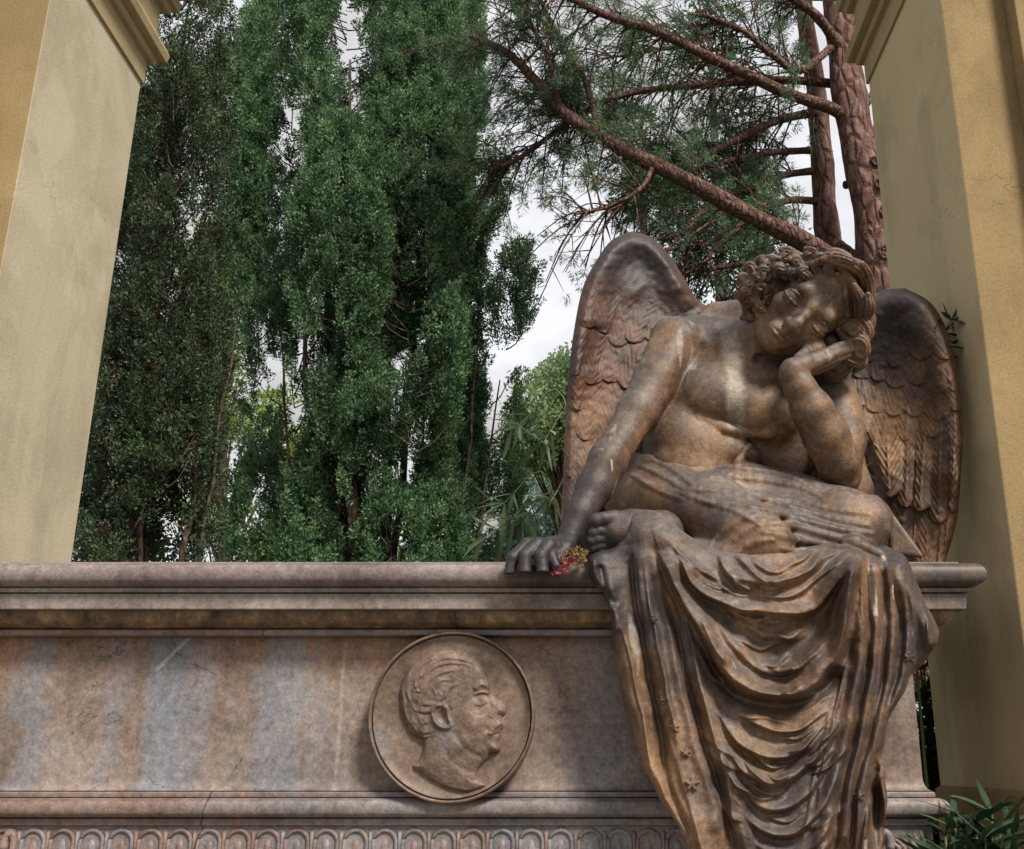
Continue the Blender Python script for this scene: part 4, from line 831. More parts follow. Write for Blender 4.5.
    # embroidered stars near the left hem
    for (sx, sy, sr) in ((338,625,6.4), (322,545,4.5), (292,480,4.6), (258,412,4), (238,205,4), (895,300,5), (765,655,5), (598,330,3.2)):
        cx, cy = 560 + sx/2.56, 540 + sy/2.56; rr = np.hypot(X - cx, Y - cy); th = np.arctan2(Y - cy, X - cx) + 0.3
        a5 = np.abs((th/(2*np.pi/5)) % 1 - 0.5)*2; lim = sr*(0.42 + 0.58*a5**1.3); h += 3.4*np.clip((lim*1.3 - rr)/1.0, 0, 1)
    h += 1.0*vnoise(X, Y, 19, 5) + 0.2*vnoise(X, Y, 6, 6) + 3.0*vnoise(X, Y/2.0, 34, 8)
    dt, _, _ = seg_info(X, Y, smooth_path(right[12:][::-1] if False else right[16:], 40))
    edge = 1 - np.clip(-S/7.0, 0, 1)
    F = base - h*0.00275 + 0.022*edge**2 + (0.03 + 0.055/(1 + np.exp(-(X - 815)/10.0)))*(1 - np.clip(dt/26.0, 0, 1))**2
    back = np.maximum(F + 0.02, np.where(Y > 640, 2.85, 2.705)) + 0*X
    back = np.maximum(back, F + 0.02)
    back = np.where(X > 900, F + 0.03, back); back = np.where((X < 640) & (Y < 560), np.maximum(F + 0.03, 2.76), back)
    return S, F, back

# ------------------------------------------------------------------ wings
def feather(X, Y, bx, by, tx, ty, w, amp):
    """one vane: (height, mask) with a rounded tip and a quill line"""
    dx, dy = tx - bx, ty - by; l = math.hypot(dx, dy); dx, dy = dx/l, dy/l
    u = (X - bx)*dx + (Y - by)*dy; v = -(X - bx)*dy + (Y - by)*dx
    tt = np.clip(u/l, 0, 1); hw = w*np.sqrt(np.clip(1 - np.clip((u - (l - w*1.1))/(w*1.1), 0, 1)**2, 0, 1)); hw = np.where(u < 0, 0, hw)
    m = (np.abs(v) < hw) & (u < l) & (u > -2)
    z = amp*np.minimum(1, tt*2.2)*(0.25 + 0.75*tt**1.5)*(1 - 0.45*(v/np.maximum(hw, 1e-3))**2) + 0.10*amp*np.exp(-(v/1.2)**2)*(tt < 0.9)
    if amp < 7.5: z = z*0.72
    z += 0.05*amp*np.sin(u*0.75 + np.abs(v)*1.3) + 0.035*amp*vnoise(X, Y, 5, 41)                    # barbs
    return z, m
def wing(outline, rows, base, arm, flank):
    def build(X, Y):
        S = poly_sd(X, Y, smooth_path(outline + outline[:1], 160)[:-1]); d = np.maximum(-S, 0)
        h = np.zeros(X.shape)
        for row in rows:                                            # lower rows first, each laid over the one before
            for f in row:
                z, m = feather(X, Y, *f); h = np.where(m, np.maximum(z, h*0.55), h)
        for P, a, w1, w2 in arm: h += ridge(X, Y, P, a, w1, w2, .1)
        h += 0.35*vnoise(X, Y, 5, 3) + 1.0*vnoise(X, Y, 22, 9)
        F = base(X, Y) - 0.0027*h + 0.03*(1 - np.clip(d/9.0, 0, 1))**2
        return S, F, base(X, Y) + 0.045 + 0*X
    return build
rg = np.random.default_rng(5)
def fan(x0, y0, x1, y1, n, ang0, ang1, length, w, amp):
    out = []
    for i in range(n):
        t = i/max(n - 1, 1); a = R(ang0 + (ang1 - ang0)*t + rg.normal(0, 2.5)); l = length*(1 + rg.normal(0, .12)); x, y = x0 + (x1 - x0)*t, y0 + (y1 - y0)*t
        out.append((x, y, x + l*math.cos(a), y + l*math.sin(a), w*(1 + rg.normal(0, .14)), amp*rg.uniform(.65, 1.15)))
    return out
outL = [(632,231),(612,240),(598,258),(583,287),(574,330),(569,372),(565,425),(563,480),(561,530),(560,572),(640,572),(720,470),(760,380),(722,318),(698,300),(684,278),(670,256),(652,238)]
rowsL = [fan(574, 430, 650, 480, 4, 92, 100, 170, 17, 6), fan(572, 392, 650, 430, 5, 92, 106, 100, 16, 5.5), fan(578, 345, 668, 395, 5, 92, 116, 78, 15, 5), fan(582, 312, 672, 345, 5, 94, 122, 60, 14, 5), fan(592, 286, 672, 305, 5, 96, 126, 50, 13, 4.5)]
baseL = lambda X, Y: 3.17 + 0.0006*(X - 620) - 0.00012*(Y - 400) + 0*X
armL = [([(690,310),(668,262),(640,240),(612,252),(592,285),(580,330),(573,400)], 15, 16, 22), ([(640,300),(610,270),(600,330)], 5, 16, 16)]
outR = [(905,288),(885,290),(868,300),(850,320),(820,360),(800,420),(830,452),(861,445),(872,462),(880,492),(889,520),(900,548),(912,572),(942,572),(947,556),(957,520),(961,474),(963,425),(959,381),(950,338),(932,304)]
rowsR = [[(950,440,944,570,12,6),(938,450,930,566,13,7),(920,450,908,556,13,7),(905,470,902,545,11,7),(930,480,925,570,12,6)], [(955,416,952,512,10,9),(940,418,938,524,10,8),(925,420,919,512,11,10),(908,418,905,508,9,8),(886,412,889,498,15,12)],
         fan(846, 398, 952, 404, 6, 112, 80, 38, 14, 5.5), fan(850, 374, 952, 380, 7, 124, 80, 38, 13, 5), fan(858, 350, 950, 352, 7, 134, 80, 34, 11.5, 4.5), fan(868, 328, 942, 326, 5, 136, 84, 32, 12, 5)]
baseR = lambda X, Y: 3.12 - 0.0016*(X - 880) + 0.00005*(Y - 420) + 0.05*np.exp(-((X - 880)/38)**2 - ((Y - 370)/60)**2)
armR = [([(845,345),(872,312),(905,300),(930,322),(948,365),(955,430),(953,500)], 16, 15, 20), ([(900,318),(930,345),(942,400)], 6, 12, 12)]

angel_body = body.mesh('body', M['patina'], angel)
hair.mesh('hair', M['hair_stone'], angel)
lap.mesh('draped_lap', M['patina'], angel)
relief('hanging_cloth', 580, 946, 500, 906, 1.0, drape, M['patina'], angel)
relief('wing', 552, 766, 224, 580, 1.0, wing(outL, rowsL, baseL, armL, None), M['wing_stone'], angel)
relief('wing', 792, 972, 280, 580, 1.0, wing(outR, rowsR, baseR, armR, None), M['wing_stone_light'], angel)
# ------------------------------------------------------------------ trees and shrubs
M['cyp'] = mat_leaf('cypress_foliage', (0.024, 0.058, 0.030), (0.105, 0.205, 0.10), (0.32, 0.48, 0.24), 0.40)
M['cyp_dark'] = mat_leaf('dark_cypress_foliage', (0.020, 0.034, 0.018), (0.055, 0.095, 0.048), (0.15, 0.22, 0.10), 0.3)
M['cyp_brown'] = mat_leaf('dry_cypress_foliage', (0.03, 0.02, 0.012), (0.06, 0.04, 0.025), (0.10, 0.065, 0.04), 0.1)
M['yellow'] = mat_leaf('sunny_yellow_green_foliage', (0.12, 0.19, 0.04), (0.30, 0.42, 0.10), (0.55, 0.62, 0.22), 0.6)  # backlit brightness put into the yellow-green leaf colour
M['pine'] = mat_leaf('pine_needles', (0.045, 0.09, 0.05), (0.11, 0.19, 0.10), (0.22, 0.32, 0.17), 0.4)
M['conifer'] = mat_leaf('fir_foliage', (0.025, 0.085, 0.05), (0.055, 0.16, 0.09), (0.10, 0.25, 0.14), 0.3)
M['pale'] = mat_leaf('pale_green_foliage', (0.24, 0.34, 0.18), (0.40, 0.52, 0.28), (0.58, 0.68, 0.42), 0.55)  # far tree seen against the light; backlight put into a lighter leaf colour
M['blue'] = mat_leaf('blue_green_foliage', (0.20, 0.33, 0.27), (0.32, 0.48, 0.40), (0.48, 0.62, 0.52), 0.5)  # leaf colour lightened for backlight, like the pale tree
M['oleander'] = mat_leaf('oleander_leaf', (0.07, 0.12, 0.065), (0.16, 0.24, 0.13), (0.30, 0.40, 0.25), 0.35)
M['oleander_dark'] = mat_leaf('shaded_shrub_leaf', (0.012, 0.03, 0.015), (0.03, 0.06, 0.03), (0.07, 0.11, 0.055), 0.15)  # darker copy of the oleander leaf; shade put into the colour
M['bark'] = mat_bark('grey_brown_bark', (0.045, 0.032, 0.026), (0.10, 0.07, 0.055), (0.17, 0.125, 0.10))
M['pinebark'] = mat_bark('reddish_pine_bark', (0.075, 0.036, 0.030), (0.165, 0.088, 0.072), (0.27, 0.175, 0.15), 8)
M['limb'] = mat_bark('reddish_limb_bark', (0.075, 0.04, 0.035), (0.155, 0.085, 0.07), (0.26, 0.165, 0.14), 14)
M['stem'] = mat_plain('green_stem', (0.08, 0.10, 0.04), (0.16, 0.17, 0.08), 30)

def kites(P, D, S, l, w, fold=0.0):
    """leaves: base P, direction D, side S (n,3), length l, half-width w (n,)"""
    l = np.asarray(l)[:, None]; w = np.asarray(w)[:, None]; N = np.cross(D, S)
    V = np.stack([P, P + D*l*0.5 + S*w + N*w*fold, P + D*l, P + D*l*0.5 - S*w + N*w*fold], 1).reshape(-1, 3)
    F = np.arange(len(P)*4).reshape(-1, 4); return V, F
def unit(v): return v/(np.linalg.norm(v, axis=-1, keepdims=True) + 1e-9)
def rnd(n): return unit(RNG.standard_normal((n, 3)))
def foliage(name, C, D, mat, parent, per=50, size=(0.16, 0.08), leaf=(0.045, 0.009), up=0.6, curl=0.5):
    """clumps of small leaves: centres C (n,3), clump axes D (n,3); a clump is a ragged plume of per leaves"""
    n = len(C); sc = RNG.uniform(0.65, 1.25, n)
    t = RNG.uniform(0, 1, (n, per)); a = RNG.uniform(0, 2*np.pi, (n, per))
    U = unit(np.cross(D, rnd(n))); Wv = np.cross(D, U)
    rad = size[1]*sc[:, None]*(1 - 0.75*t)*np.sqrt(RNG.uniform(0, 1, (n, per)))*1.15
    P = C[:, None] + D[:, None]*(t*size[0]*sc[:, None])[..., None] + (rad*np.cos(a))[..., None]*U[:, None] + (rad*np.sin(a))[..., None]*Wv[:, None]
    out = np.cos(a)[..., None]*U[:, None] + np.sin(a)[..., None]*Wv[:, None]
    d = unit(D[:, None]*up + out*curl + 0.35*RNG.standard_normal((n, per, 3))).reshape(-1, 3)
    s = unit(np.cross(d, rnd(len(d))))
    l = leaf[0]*RNG.uniform(0.6, 1.3, len(d)); w = leaf[1]*RNG.uniform(0.7, 1.3, len(d))
    V, F = kites(P.reshape(-1, 3), d, s, l, w)
    return mesh_np(name, V, F, mat, parent, smooth=False)
def noise3(P, s, seed=0.0):
    return np.array([mnoise.noise(Vector((p[0]*s + seed, p[1]*s + seed*1.7, p[2]*s))) for p in P])
def keep(P, s, cut, seed):
    return P[noise3(P, s, seed) > cut]

# --- broad many-stemmed cypress: columns of plumes on a bundle of stems
def cypress(name, label, Y, cols, mat, stems, per, plume, leaf, gap, seed, group=None, mat2=None, base_px=None, dens=1.0, zfloor=1.35):
    bx = at(base_px, 700, Y).x; T = empty(name, (bx, Y, 0), label, 'tree', group)
    s = Soup()
    for (px, py, r) in stems:
        e = np.array(at(px, py, Y + RNG.uniform(-0.4, 0.3))); b = np.array([bx + RNG.uniform(-.18, .18), Y + RNG.uniform(-.15, .15), 0.0])
        m1 = b + (e - b)*0.30 + np.array([0, 0, 0.25]); m2 = b + (e - b)*0.66 + np.array([(e-b)[0]*0.10, 0, 0.0])
        P = smooth_path([b, m1, m2, e], 18); P[1:-1] += RNG.normal(0, 0.012, (16, 3)); s.tube(P, np.linspace(r*0.8, r*0.12, 18), 7, 0.05)
    Cs, Ds, Tw = [], [], s
    for (px, pyb, pyt, rpx, yo) in cols:
        b = np.array(at(px[0], pyb, Y + yo)); e = np.array(at(px[1], pyt, Y + yo)); r = rpx*mpp(400, Y)
        b[2] = max(b[2], zfloor); n = int(dens*90*np.linalg.norm(e - b)*r/0.4 * 4.2)
        t = RNG.uniform(0, 1, n); a = RNG.uniform(0, 2*np.pi, n)
        prof = np.minimum(1, (0.75 + 1.6*t))*np.minimum(1, 2.3*(1.02 - t)**0.7)
        rr = r*prof*(0.35 + 0.65*np.sqrt(RNG.uniform(0, 1, n)))
        ax = b + (e - b)*t[:, None]; o = np.stack([np.cos(a), np.sin(a)*0.8, 0*a], -1)
        C = ax + o*rr[:, None]
        CZ = C*np.array([1, 1, 0.26]); k = (noise3(CZ, gap[0], seed) + 0.55*noise3(CZ, gap[0]*2.4, seed + 9)) > gap[1]
        Cs.append(C[k]); Ds.append(unit(o[k]*0.30 + np.array([0, 0, 1.0]) + 0.20*RNG.standard_normal((k.sum(), 3))))
        for i in np.nonzero(k)[0][::13]:                              # twigs that carry the plumes
            p0 = ax[i] - np.array([0, 0, 0.35*r + 0.15]); Tw.tube(smooth_path([p0, p0 + (C[i]-p0)*0.55 - np.array([0, 0, .05]), C[i]], 5), [0.007, 0.006, 0.005, 0.004, 0.002], 4)
    C = np.vstack(Cs); D = np.vstack(Ds)
    s.build('trunk', M['bark'], T)
    if mat2 is not None:
        q = RNG.uniform(0, 1, len(C)) < 0.16
        foliage('dry_foliage', C[q], D[q], mat2, T, int(per*0.7), plume, leaf); C, D = C[~q], D[~q]
    foliage('crown', C, D, mat, T, per, plume, leaf)
    return T
cypress('cypress_tree', 'broad bright green cypress with many upright stems, filling the middle of the opening', 8.0,
        [((300, 292), 560, -90, 62, 0.2), ((262, 250), 330, -90, 44, 0.5), ((345, 350), 520, -130, 58, -0.3), ((400, 410), 470, -130, 62, -0.2), ((432, 440), 450, -110, 52, 0.1), ((462, 466), 470, -20, 34, 0.2), ((315, 335), 600, 330, 36, -0.1), ((330, 345), 430, 130, 44, -0.7), ((415, 405), 420, 170, 48, -0.7), ((490, 492), 600, 330, 30, 0.3), ((440, 470), 590, 450, 40, 0.5), ((500, 520), 360, 255, 20, 0.1), ((470, 505), 240, 120, 26, -0.2), ((230, 225), 230, 60, 36, 0.0), ((350, 352), 600, 480, 26, 0.2), ((255, 262), 610, 450, 30, 0.1), ((470, 482), 620, 430, 36, 0.2), ((395, 392), 620, 500, 30, -0.4), ((430, 436), 620, 470, 30, -0.2), ((300, 305), 610, 480, 30, -0.3), ((505, 508), 620, 500, 22, 0.2)],
        M['cyp'], [(300, 200, .07), (330, 120, .08), (350, 60, .09), (400, 40, .09), (430, 150, .07), (465, 210, .06), (480, 330, .05), (500, 380, .045), (455, 400, .05), (430, 330, .05), (520, 420, .04), (470, 440, .035), (280, 330, .05)],
        120, (0.19, 0.052), (0.029, 0.0060), (2.3, -0.045), 3.0, base_px=392, dens=0.92)
cypress('cypress_tree', 'dark thin cypress with brown dead twigs, beside the left pillar', 6.6,
        [((150, 190), 590, -120, 58, 0.0), ((105, 150), 590, 60, 52, 0.3), ((180, 208), 590, 240, 34, 0.2), ((120, 132), 590, 300, 40, -0.3), ((170, 180), 480, 60, 40, -0.4)],
        M['cyp_dark'], [(130, 300, .06), (165, 100, .07), (190, 0, .08), (110, 380, .05), (215, 250, .05), (235, 330, .04), (150, 420, .05)],
        70, (0.15, 0.046), (0.028, 0.0054), (2.5, -0.22), 17.0, mat2=M['cyp_brown'], base_px=150, dens=1.0)

# --- ragged leafy tree crowns farther off
def crown_tree(name, label, Y, blobs, mat, base_px, per=26, clump=(0.35, 0.22), leaf=(0.13, 0.04), gap=(0.8, -0.2), seed=1.0, n=220, trunk_r=0.12, group=None, up=0.5, droop=0.0):
    bx = at(base_px, 700, Y).x; T = empty(name, (bx, Y, 0), label, 'tree', group); s = Soup(); Cs = []
    top = min(b[1] - b[3] for b in blobs); e = np.array(at(blobs[0][0], top + 10, Y))
    P = smooth_path([(bx, Y, 0), (bx*0.6 + e[0]*0.4, Y, e[2]*0.4), tuple(e)], 14); s.tube(P, np.linspace(trunk_r, trunk_r*0.15, 14), 7, 0.05)
    for (px, py, rx, ry, yo) in blobs:
        c = np.array(at(px, py, Y + yo)); mx = mpp(py, Y); d = rnd(n)*RNG.uniform(0.25, 1, (n, 1))**0.5
        C = c + d*np.array([rx*mx, 0.8*min(rx, ry)*mx, ry*mx]); k = noise3(C, gap[0], seed) > gap[1]; Cs.append(C[k])
        for q in C[k][::14]:
            p0 = P[min(13, max(3, int(13*(q[2] - 0.5)/max(e[2], 1))))]; s.tube(smooth_path([p0, (p0 + q)/2 + np.array([0, 0, .1]), q], 6), np.linspace(trunk_r*0.22, 0.006, 6), 4)
    s.build('trunk', M['bark'], T); C = np.vstack(Cs)
    D = unit(np.array([0, 0, 0.6 - droop]) + rnd(len(C))); foliage('crown', C, D, mat, T, per, clump, leaf, up, 0.8); return T
crown_tree('leafy_tree', 'sunlit yellow-green tree glimpsed between the two cypresses', 12.5, [(225, 300, 36, 90, 0), (250, 470, 70, 90, 0.4), (190, 430, 40, 110, 0.2), (330, 545, 60, 30, 0)], M['yellow'], 240, 44, (0.3, 0.2), (0.065, 0.019), (0.9, -0.12), 5.0, 230)
crown_tree('leafy_tree', 'pale green tree just left of the angel\'s tall wing', 13.0, [(552, 420, 34, 52, 0), (575, 395, 30, 36, 0), (535, 445, 22, 30, 0.2), (600, 450, 40, 60, 0.4)], M['pale'], 590, 44, (0.30, 0.18), (0.065, 0.018), (0.9, -0.25), 8.0, 170)
crown_tree('leafy_tree', 'bluish green conifer low behind the oleander twigs', 15.0, [(548, 515, 42, 50, 0), (580, 540, 50, 50, 0.4), (530, 545, 30, 30, 0)], M['blue'], 560, 44, (0.34, 0.2), (0.07, 0.018), (0.8, -0.3), 12.0, 190)
crown_tree('leafy_tree', 'dark evergreen low behind the stems of the broad cypress', 14.0, [(110, 520, 50, 60, 0), (180, 548, 50, 26, 0), (460, 568, 40, 20, 0.2), (290, 560, 50, 20, 0)], M['cyp_dark'], 140, 40, (0.34, 0.2), (0.08, 0.02), (0.8, -0.15), 15.0, 150)
def fir(name, label, Y, px, top, bot, half, mat, seed, n=900):
    bx = at(px, 700, Y).x; T = empty(name, (bx, Y, 0), label, 'tree'); zt = at(px, top, Y).z; zb = at(px, bot, Y).z; s = Soup()
    s.tube(np.array([(bx, Y, 0), (bx, Y, zb), (bx, Y, zt)]), [0.17, 0.12, 0.02], 8, 0.05)
    t = RNG.uniform(0, 1, n)**0.75; lay = np.floor(t*17)/17 + 0.025*RNG.standard_normal(n); a = RNG.uniform(0, 6.283, n); r = half*mpp(300, Y)*(0.10 + 0.90*np.clip(lay, 0, 1))*RNG.uniform(0.25, 1.05, n)**0.6
    C = np.stack([bx + r*np.cos(a), Y + r*np.sin(a), zt - (zt - zb)*lay - 0.22*r], -1); C = C[noise3(C, 1.1, seed) > -0.28]
    for q in C[::11]: s.tube(np.array([(bx, Y, q[2] + 0.1), q]), [0.02, 0.006], 4)
    s.build('trunk', M['bark'], T); o = C - np.array([bx, Y, 0]); o[:, 2] = 0
    foliage('crown', C, unit(unit(o) + np.array([0, 0, -0.25]) + 0.3*RNG.standard_normal(C.shape)), mat, T, 34, (0.34, 0.11), (0.07, 0.014), 0.7, 0.7)
fir('fir_tree', 'dense dark green fir straight behind the red-barked pine', 10.5, 742, 20, 560, 88, M['conifer'], 4.0, 1100)
fir('fir_tree', 'slim dark conifer behind the top of the tall wing', 11.5, 655, 120, 560, 34, M['cyp_dark'], 6.0, 420)

# --- the pine: two reddish trunks, long limbs sweeping left, needles on fine twigs
YP = 6.8
pine = empty('pine_tree', at(872, 700, YP) * 1.0, 'red-barked pine with long bare limbs reaching left above the angel', 'tree'); pine.location.z = 0
def P3(pts, n=22): return smooth_path([at(px, py, YP + yo) for px, py, yo in pts], n)
def limb_r(pts, r0, r1, n=22, name='branch', mat='limb', wob=0.015, seg=10):
    s = Soup(); P = P3(pts, n); t_ = np.linspace(0, 9, n)[:, None] + RNG.uniform(0, 6, (1, 3)); P += (0.010*np.sin(t_) + 0.006*np.sin(2.7*t_ + 1))*np.linspace(0, 1, n)[:, None]; s.tube(P, np.linspace(r0, r1, n)*(1 + 0.05*np.sin(np.linspace(0, 40, n))), seg, wob); s.build(name, M[mat], pine); return P
mp = mpp(150, YP)
limb_r([(905, 700, .0), (895, 420, 0), (882, 285, 0), (872, 210, 0), (858, 140, 0), (847, 70, 0), (838, 0, 0), (828, -110, 0)], 23*mp, 14*mp, 60, 'trunk', 'pinebark', 0.018, 18)
limb_r([(882, 480, .1), (842, 300, .5), (828, 235, .5), (822, 170, .5), (818, 110, .45), (812, 60, .4), (800, -40, .4)], 15*mp, 9*mp, 40, 'trunk', 'pinebark', 0.018, 16)
BR = [([(876, 285, 0), (850, 270, -.1), (800, 240, -.25), (750, 215, -.35), (700, 188, -.4), (650, 163, -.4), (600, 136, -.35), (560, 110, -.3), (540, 85, -.25), (510, 55, -.2), (470, 38, -.1)], 12.5, 5, 1),
      ([(850, 118, 0), (825, 106, -.1), (780, 90, -.3), (720, 62, -.5), (660, 34, -.6), (600, 12, -.7), (540, -15, -.8)], 8, 4, 1),
      ([(836, 84, .1), (790, 80, .1), (740, 82, .2), (690, 86, .2), (640, 92, .2), (600, 104, .1), (560, 128, .1), (520, 156, 0), (490, 170, 0)], 5.5, 3, 1),
      ([(840, 40, 0), (800, 70, -.3), (770, 52, -.4), (730, 26, -.5), (690, 12, -.5)], 5, 2.5, 1),
      ([(818, 112, .4), (780, 120, .3), (740, 138, .2), (700, 157, .1), (665, 172, .1), (630, 190, .1)], 6, 2.5, 1),
      ([(818, 150, .5), (780, 152, .4), (740, 158, .3), (700, 168, .2), (672, 172, .2)], 5, 2, 1),
      ([(820, 170, .5), (780, 176, .4), (745, 190, .3), (715, 205, .2), (690, 225, .1), (672, 245, .1)], 5, 2, 1),
      ([(824, 202, .5), (790, 200, .3), (760, 212, .2), (725, 240, .1), (700, 262, 0)], 5, 2, 1),
      ([(845, 262, .3), (800, 258, .2), (760, 262, .2), (715, 268, .2), (690, 272, .2), (680, 286, .2)], 4.5, 2, 1),
      ([(860, 112, 0), (872, 96, .1), (884, 72, .2), (892, 40, .3)], 5, 3, 0), ([(866, 150, 0), (876, 128, 0), (886, 108, .1)], 6, 4, 0),
      ([(846, 60, 0), (820, 20, -.2), (780, -10, -.4), (720, -40, -.6)], 7, 4, 1), ([(600, 136, -.35), (585, 80, -.3), (560, 40, -.3), (540, 0, -.4), (530, -30, -.4)], 4, 2, 1), ([(560, 110, -.3), (548, 60, -.5), (530, 20, -.6), (520, -20, -.6)], 3.5, 2, 1), ([(655, 163, -.4), (640, 190, -.5), (610, 205, -.5), (575, 215, -.5)], 3, 1.5, 1),
      ([(740, 82, .2), (700, 50, .3), (650, 50, .4), (600, 60, .4)], 4, 2, 1), ([(845, 185, .3), (858, 182, .2), (868, 186, .1)], 5, 5, 0), ([(840, 245, .4), (858, 258, .2), (872, 268, 0)], 6, 5, 0)]
TW, NC, ND = Soup(), [], []
for pts, r0, r1, leafy in BR:
    P = limb_r(pts, r0*mp*0.86, r1*mp*0.7, 30)
    if not leafy: continue
    L_ = np.linalg.norm(np.diff(P, axis=0), axis=1).sum(); T_ = unit(np.gradient(P, axis=0))
    for k in range(int(L_*32)):
        i = int(RNG.uniform(4, 29)); 
        if P[i][0] > at(815, 200, YP).x: continue
        d = unit(T_[i]*0.6 + rnd(1)[0]*0.9 + np.array([-.10, 0.75, RNG.uniform(-.25, .55)])); l = RNG.uniform(0.22, 0.75)
        Q = smooth_path([P[i], P[i] + d*l*0.5 + np.array([0, 0, .04]), P[i] + d*l + np.array([0, 0, -.05])], 7); TW.tube(Q, np.linspace(0.008, 0.003, 7), 4)
        for q, dd in zip(Q[2:], np.gradient(Q, axis=0)[2:]):
            if RNG.uniform() < 0.8: NC.append(q); ND.append(unit(dd + 0.3*RNG.standard_normal(3)))
        for m in range(2):
            j = int(RNG.uniform(2, 6)); d2 = unit(d + rnd(1)[0]); Q2 = np.array([Q[j], Q[j] + d2*l*0.35]); TW.tube(Q2, [0.005, 0.002], 4); NC += [Q2[0]*.4 + Q2[1]*.6, Q2[1]]; ND += [d2, d2]
TW.build('twigs', M['limb'], pine)
NC = np.array(NC); ND = np.array(ND); k_ = noise3(NC, 1.5, 2.0) > -0.13; NC, ND = NC[k_], ND[k_]
foliage('needles', NC, ND, M['pine'], pine, 34, (0.085, 0.028), (0.048, 0.0027), 0.75, 0.8)
for (px, py, r) in ((876, 195, 5.5), (881, 222, 6), (880, 262, 6.5), (870, 172, 4), (884, 240, 3.6)):    # healed branch scars
    s_ = Soup(); c = np.array(at(px, py, YP)) + np.array([0, -20*mp, 0])
    for f in (1.0, 0.5): s_.tube(np.array([c + f*r*mp*np.array([math.cos(a), -0.1, math.sin(a)]) for a in np.linspace(0, 6.283, 14)]), 1.6*mp, 6)
    s_.build('branch_scar', M['limb'], pine)

# --- oleanders: lance-shaped leaves in whorls on thin stems
def lance(P, D, S, l, w, bend):
    """curved narrow leaf blade as a strip of 5 cross-sections with a folded midrib"""
    n = len(P); ts = np.linspace(0, 1, 6); N = np.cross(D, S); rows = []
    prof = np.array([0.12, 0.75, 1.0, 0.85, 0.5, 0.03])
    for t, pw in zip(ts, prof):
        c = P + D*(l*t)[:, None] + np.array([0, 0, -1.0])*(bend*l*t*t)[:, None]
        rows += [c + S*(w*pw)[:, None] + N*(w*pw*0.25)[:, None], c, c - S*(w*pw)[:, None] + N*(w*pw*0.25)[:, None]]
    V = np.stack(rows, 1).reshape(-1, 3); F = []
    for r in range(5):
        for c in range(2): F.append([r*3 + c, r*3 + c + 1, r*3 + c + 4, r*3 + c + 3])
    F = (np.array(F)[None] + (np.arange(n)*18)[:, None, None]).reshape(-1, 4); return V, F
def shrub(name, label, base, tips, mat, Ln=(0.10, 0.16), Wd=0.011, whorl=3, nodes=7, stem=0.006, seed=0, frac=0.45, arch=0.0):
    T = empty(name, base, label, 'shrub'); s = Soup(); Ps, Ds = [], []
    for tip in tips:
        tip = np.array(tip); b = np.array(base, float) + RNG.normal(0, 0.04, 3)*[1, 1, 0]; mid = b + (tip - b)*0.55 + np.array([0, 0, 0.10]) if not arch else np.array([b[0] + (tip[0] - b[0])*0.25, b[1], tip[2] - arch]); P = smooth_path([b, mid, tip], 16); s.tube(P, np.linspace(stem*1.6, stem*0.6, 16), 5)
        tg = unit(np.gradient(P, axis=0))
        for k in range(nodes):
            f = 1 - frac*(k/max(nodes - 1, 1)); i = min(int(f*15), 15); a0 = RNG.uniform(0, 6.28); u = unit(np.cross(tg[i], rnd(1)[0])); v = np.cross(tg[i], u)
            for q in range(whorl):
                a = a0 + q*6.283/whorl; Ps.append(P[i]); Ds.append(unit(tg[i]*RNG.uniform(0.35, 0.9) + math.cos(a)*u + math.sin(a)*v))
    Ps, Ds = np.array(Ps), np.array(Ds); S = unit(np.cross(Ds, np.array([0, 0, 1.0]) + 0.4*rnd(len(Ds)))); n = len(Ps)
    V, F = lance(Ps, Ds, S, RNG.uniform(*Ln, n), Wd*RNG.uniform(0.8, 1.2, n), RNG.uniform(0.0, 0.35, n))
    s.build('stem', M['stem'], T); mesh_np('leaves', V, F, mat, T); return T
YO = 3.85
shrub('oleander_bush', 'oleander twigs reaching out left of the resting arm, over the ledge', (at(592, 700, YO).x, YO, 0.0), [at(512, 428, YO), at(540, 440, YO - .05), at(496, 505, YO), at(514, 522, YO), at(548, 500, YO), at(486, 532, YO)], M['oleander'], (0.10, 0.16), 0.0095, 3, 4, 0.0035, frac=0.10, arch=0.08)
shrub('oleander_bush', 'leafy green shrub seen under the angel\'s bent elbow', (at(850, 700, 3.8).x, 3.8, 0.0), [at(862, 470, 3.8), at(872, 490, 3.8), at(866, 510, 3.85), at(880, 480, 3.9), at(858, 490, 3.8)], M['oleander'], (0.09, 0.14), 0.010, 3, 7, 0.005, frac=0.2)
shrub('oleander_bush', 'single leafy sprig beside the right wing, against the grey pillar', (1.02, 3.3, 0.0), [at(951, 320, 3.02), at(947, 345, 3.03)], M['oleander_dark'], (0.06, 0.10), 0.010, 5, 3, 0.004, frac=0.06, arch=0.35)
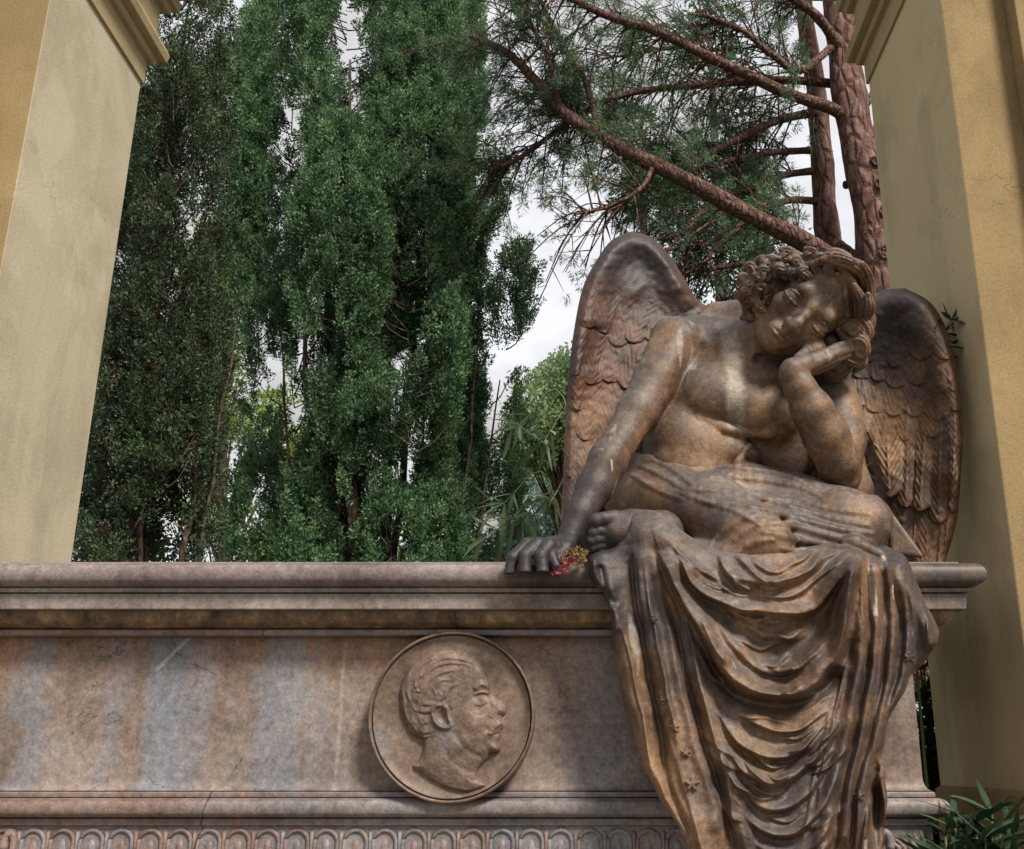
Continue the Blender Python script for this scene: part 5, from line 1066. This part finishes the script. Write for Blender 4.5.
shrub('oleander_bush', 'dark shrub in the narrow gap between tomb and right pillar', (at(930, 800, 3.75).x, 3.75, 0.0), [at(930 + dx, py, 3.75) for dx, py in ((-12, 640), (8, 650), (-6, 670), (10, 690), (0, 710), (-12, 720), (12, 735), (0, 750), (-10, 770), (8, 780), (0, 660), (-4, 690), (4, 640), (-10, 745), (6, 765))], M['oleander_dark'], (0.09, 0.15), 0.012, 4, 9, 0.006, frac=0.35)
shrub('oleander_bush', 'low oleander with long arching leaves at the foot of the right pillar', (at(975, 1000, 2.74).x, 2.74, 0.0), [at(px, py, 2.74 + yo) for px, py, yo in ((975, 822, 0), (955, 828, -.04), (1000, 826, .03), (985, 838, -.05), (945, 836, .02), (1012, 840, 0), (966, 845, -.06), (992, 812, .04))], M['oleander_dark'], (0.12, 0.18), 0.011, 4, 6, 0.005, frac=0.12)

# --- dried posy under the stone hand
posy = empty('dried_posy', at(570, 560, 2.66), 'small dried posy of red and straw-coloured flowers, under the angel\'s hand', 'flowers')
def petals(name, spots, c0, c1):
    m = mat_leaf(name + '_petal', c0, tuple((a+b)/2 for a, b in zip(c0, c1)), c1, 0.2); C = np.array([at(x, y, Yd) for x, y, Yd in spots]); n = 26
    P = np.repeat(C, n, 0) + rnd(len(C)*n)*0.006; D = unit(P - np.repeat(C, n, 0)); S = unit(np.cross(D, rnd(len(D)))); V, F = kites(P, D, S, RNG.uniform(.005, .010, len(P)), RNG.uniform(.002, .0045, len(P)), .3); mesh_np(name, V, F, m, posy, smooth=False)
petals('red_blossoms', [(557, 569, 2.643), (562, 565, 2.642), (567, 563, 2.642), (555, 571, 2.642), (560, 571, 2.64), (571, 561, 2.643), (565, 569, 2.64), (573, 558, 2.646)], (0.22, 0.03, 0.05), (0.55, 0.16, 0.17))
petals('straw_blossoms', [(562, 555, 2.655), (568, 556, 2.65), (574, 554, 2.65), (579, 556, 2.648), (583, 559, 2.645), (578, 550, 2.66), (584, 552, 2.655), (571, 551, 2.66), (581, 563, 2.64), (560, 560, 2.645)], (0.16, 0.09, 0.03), (0.42, 0.28, 0.12))
s_ = Soup()
for k in range(9): s_.tube(smooth_path([at(556 + 3*k*0.9, 568 - k*1.4, 2.65), at(572 + k, 556 - k*0.4, 2.655), at(586, 550 + k, 2.675)], 6), 0.0009, 4)
s_.build('stalks', M['stem'], posy)
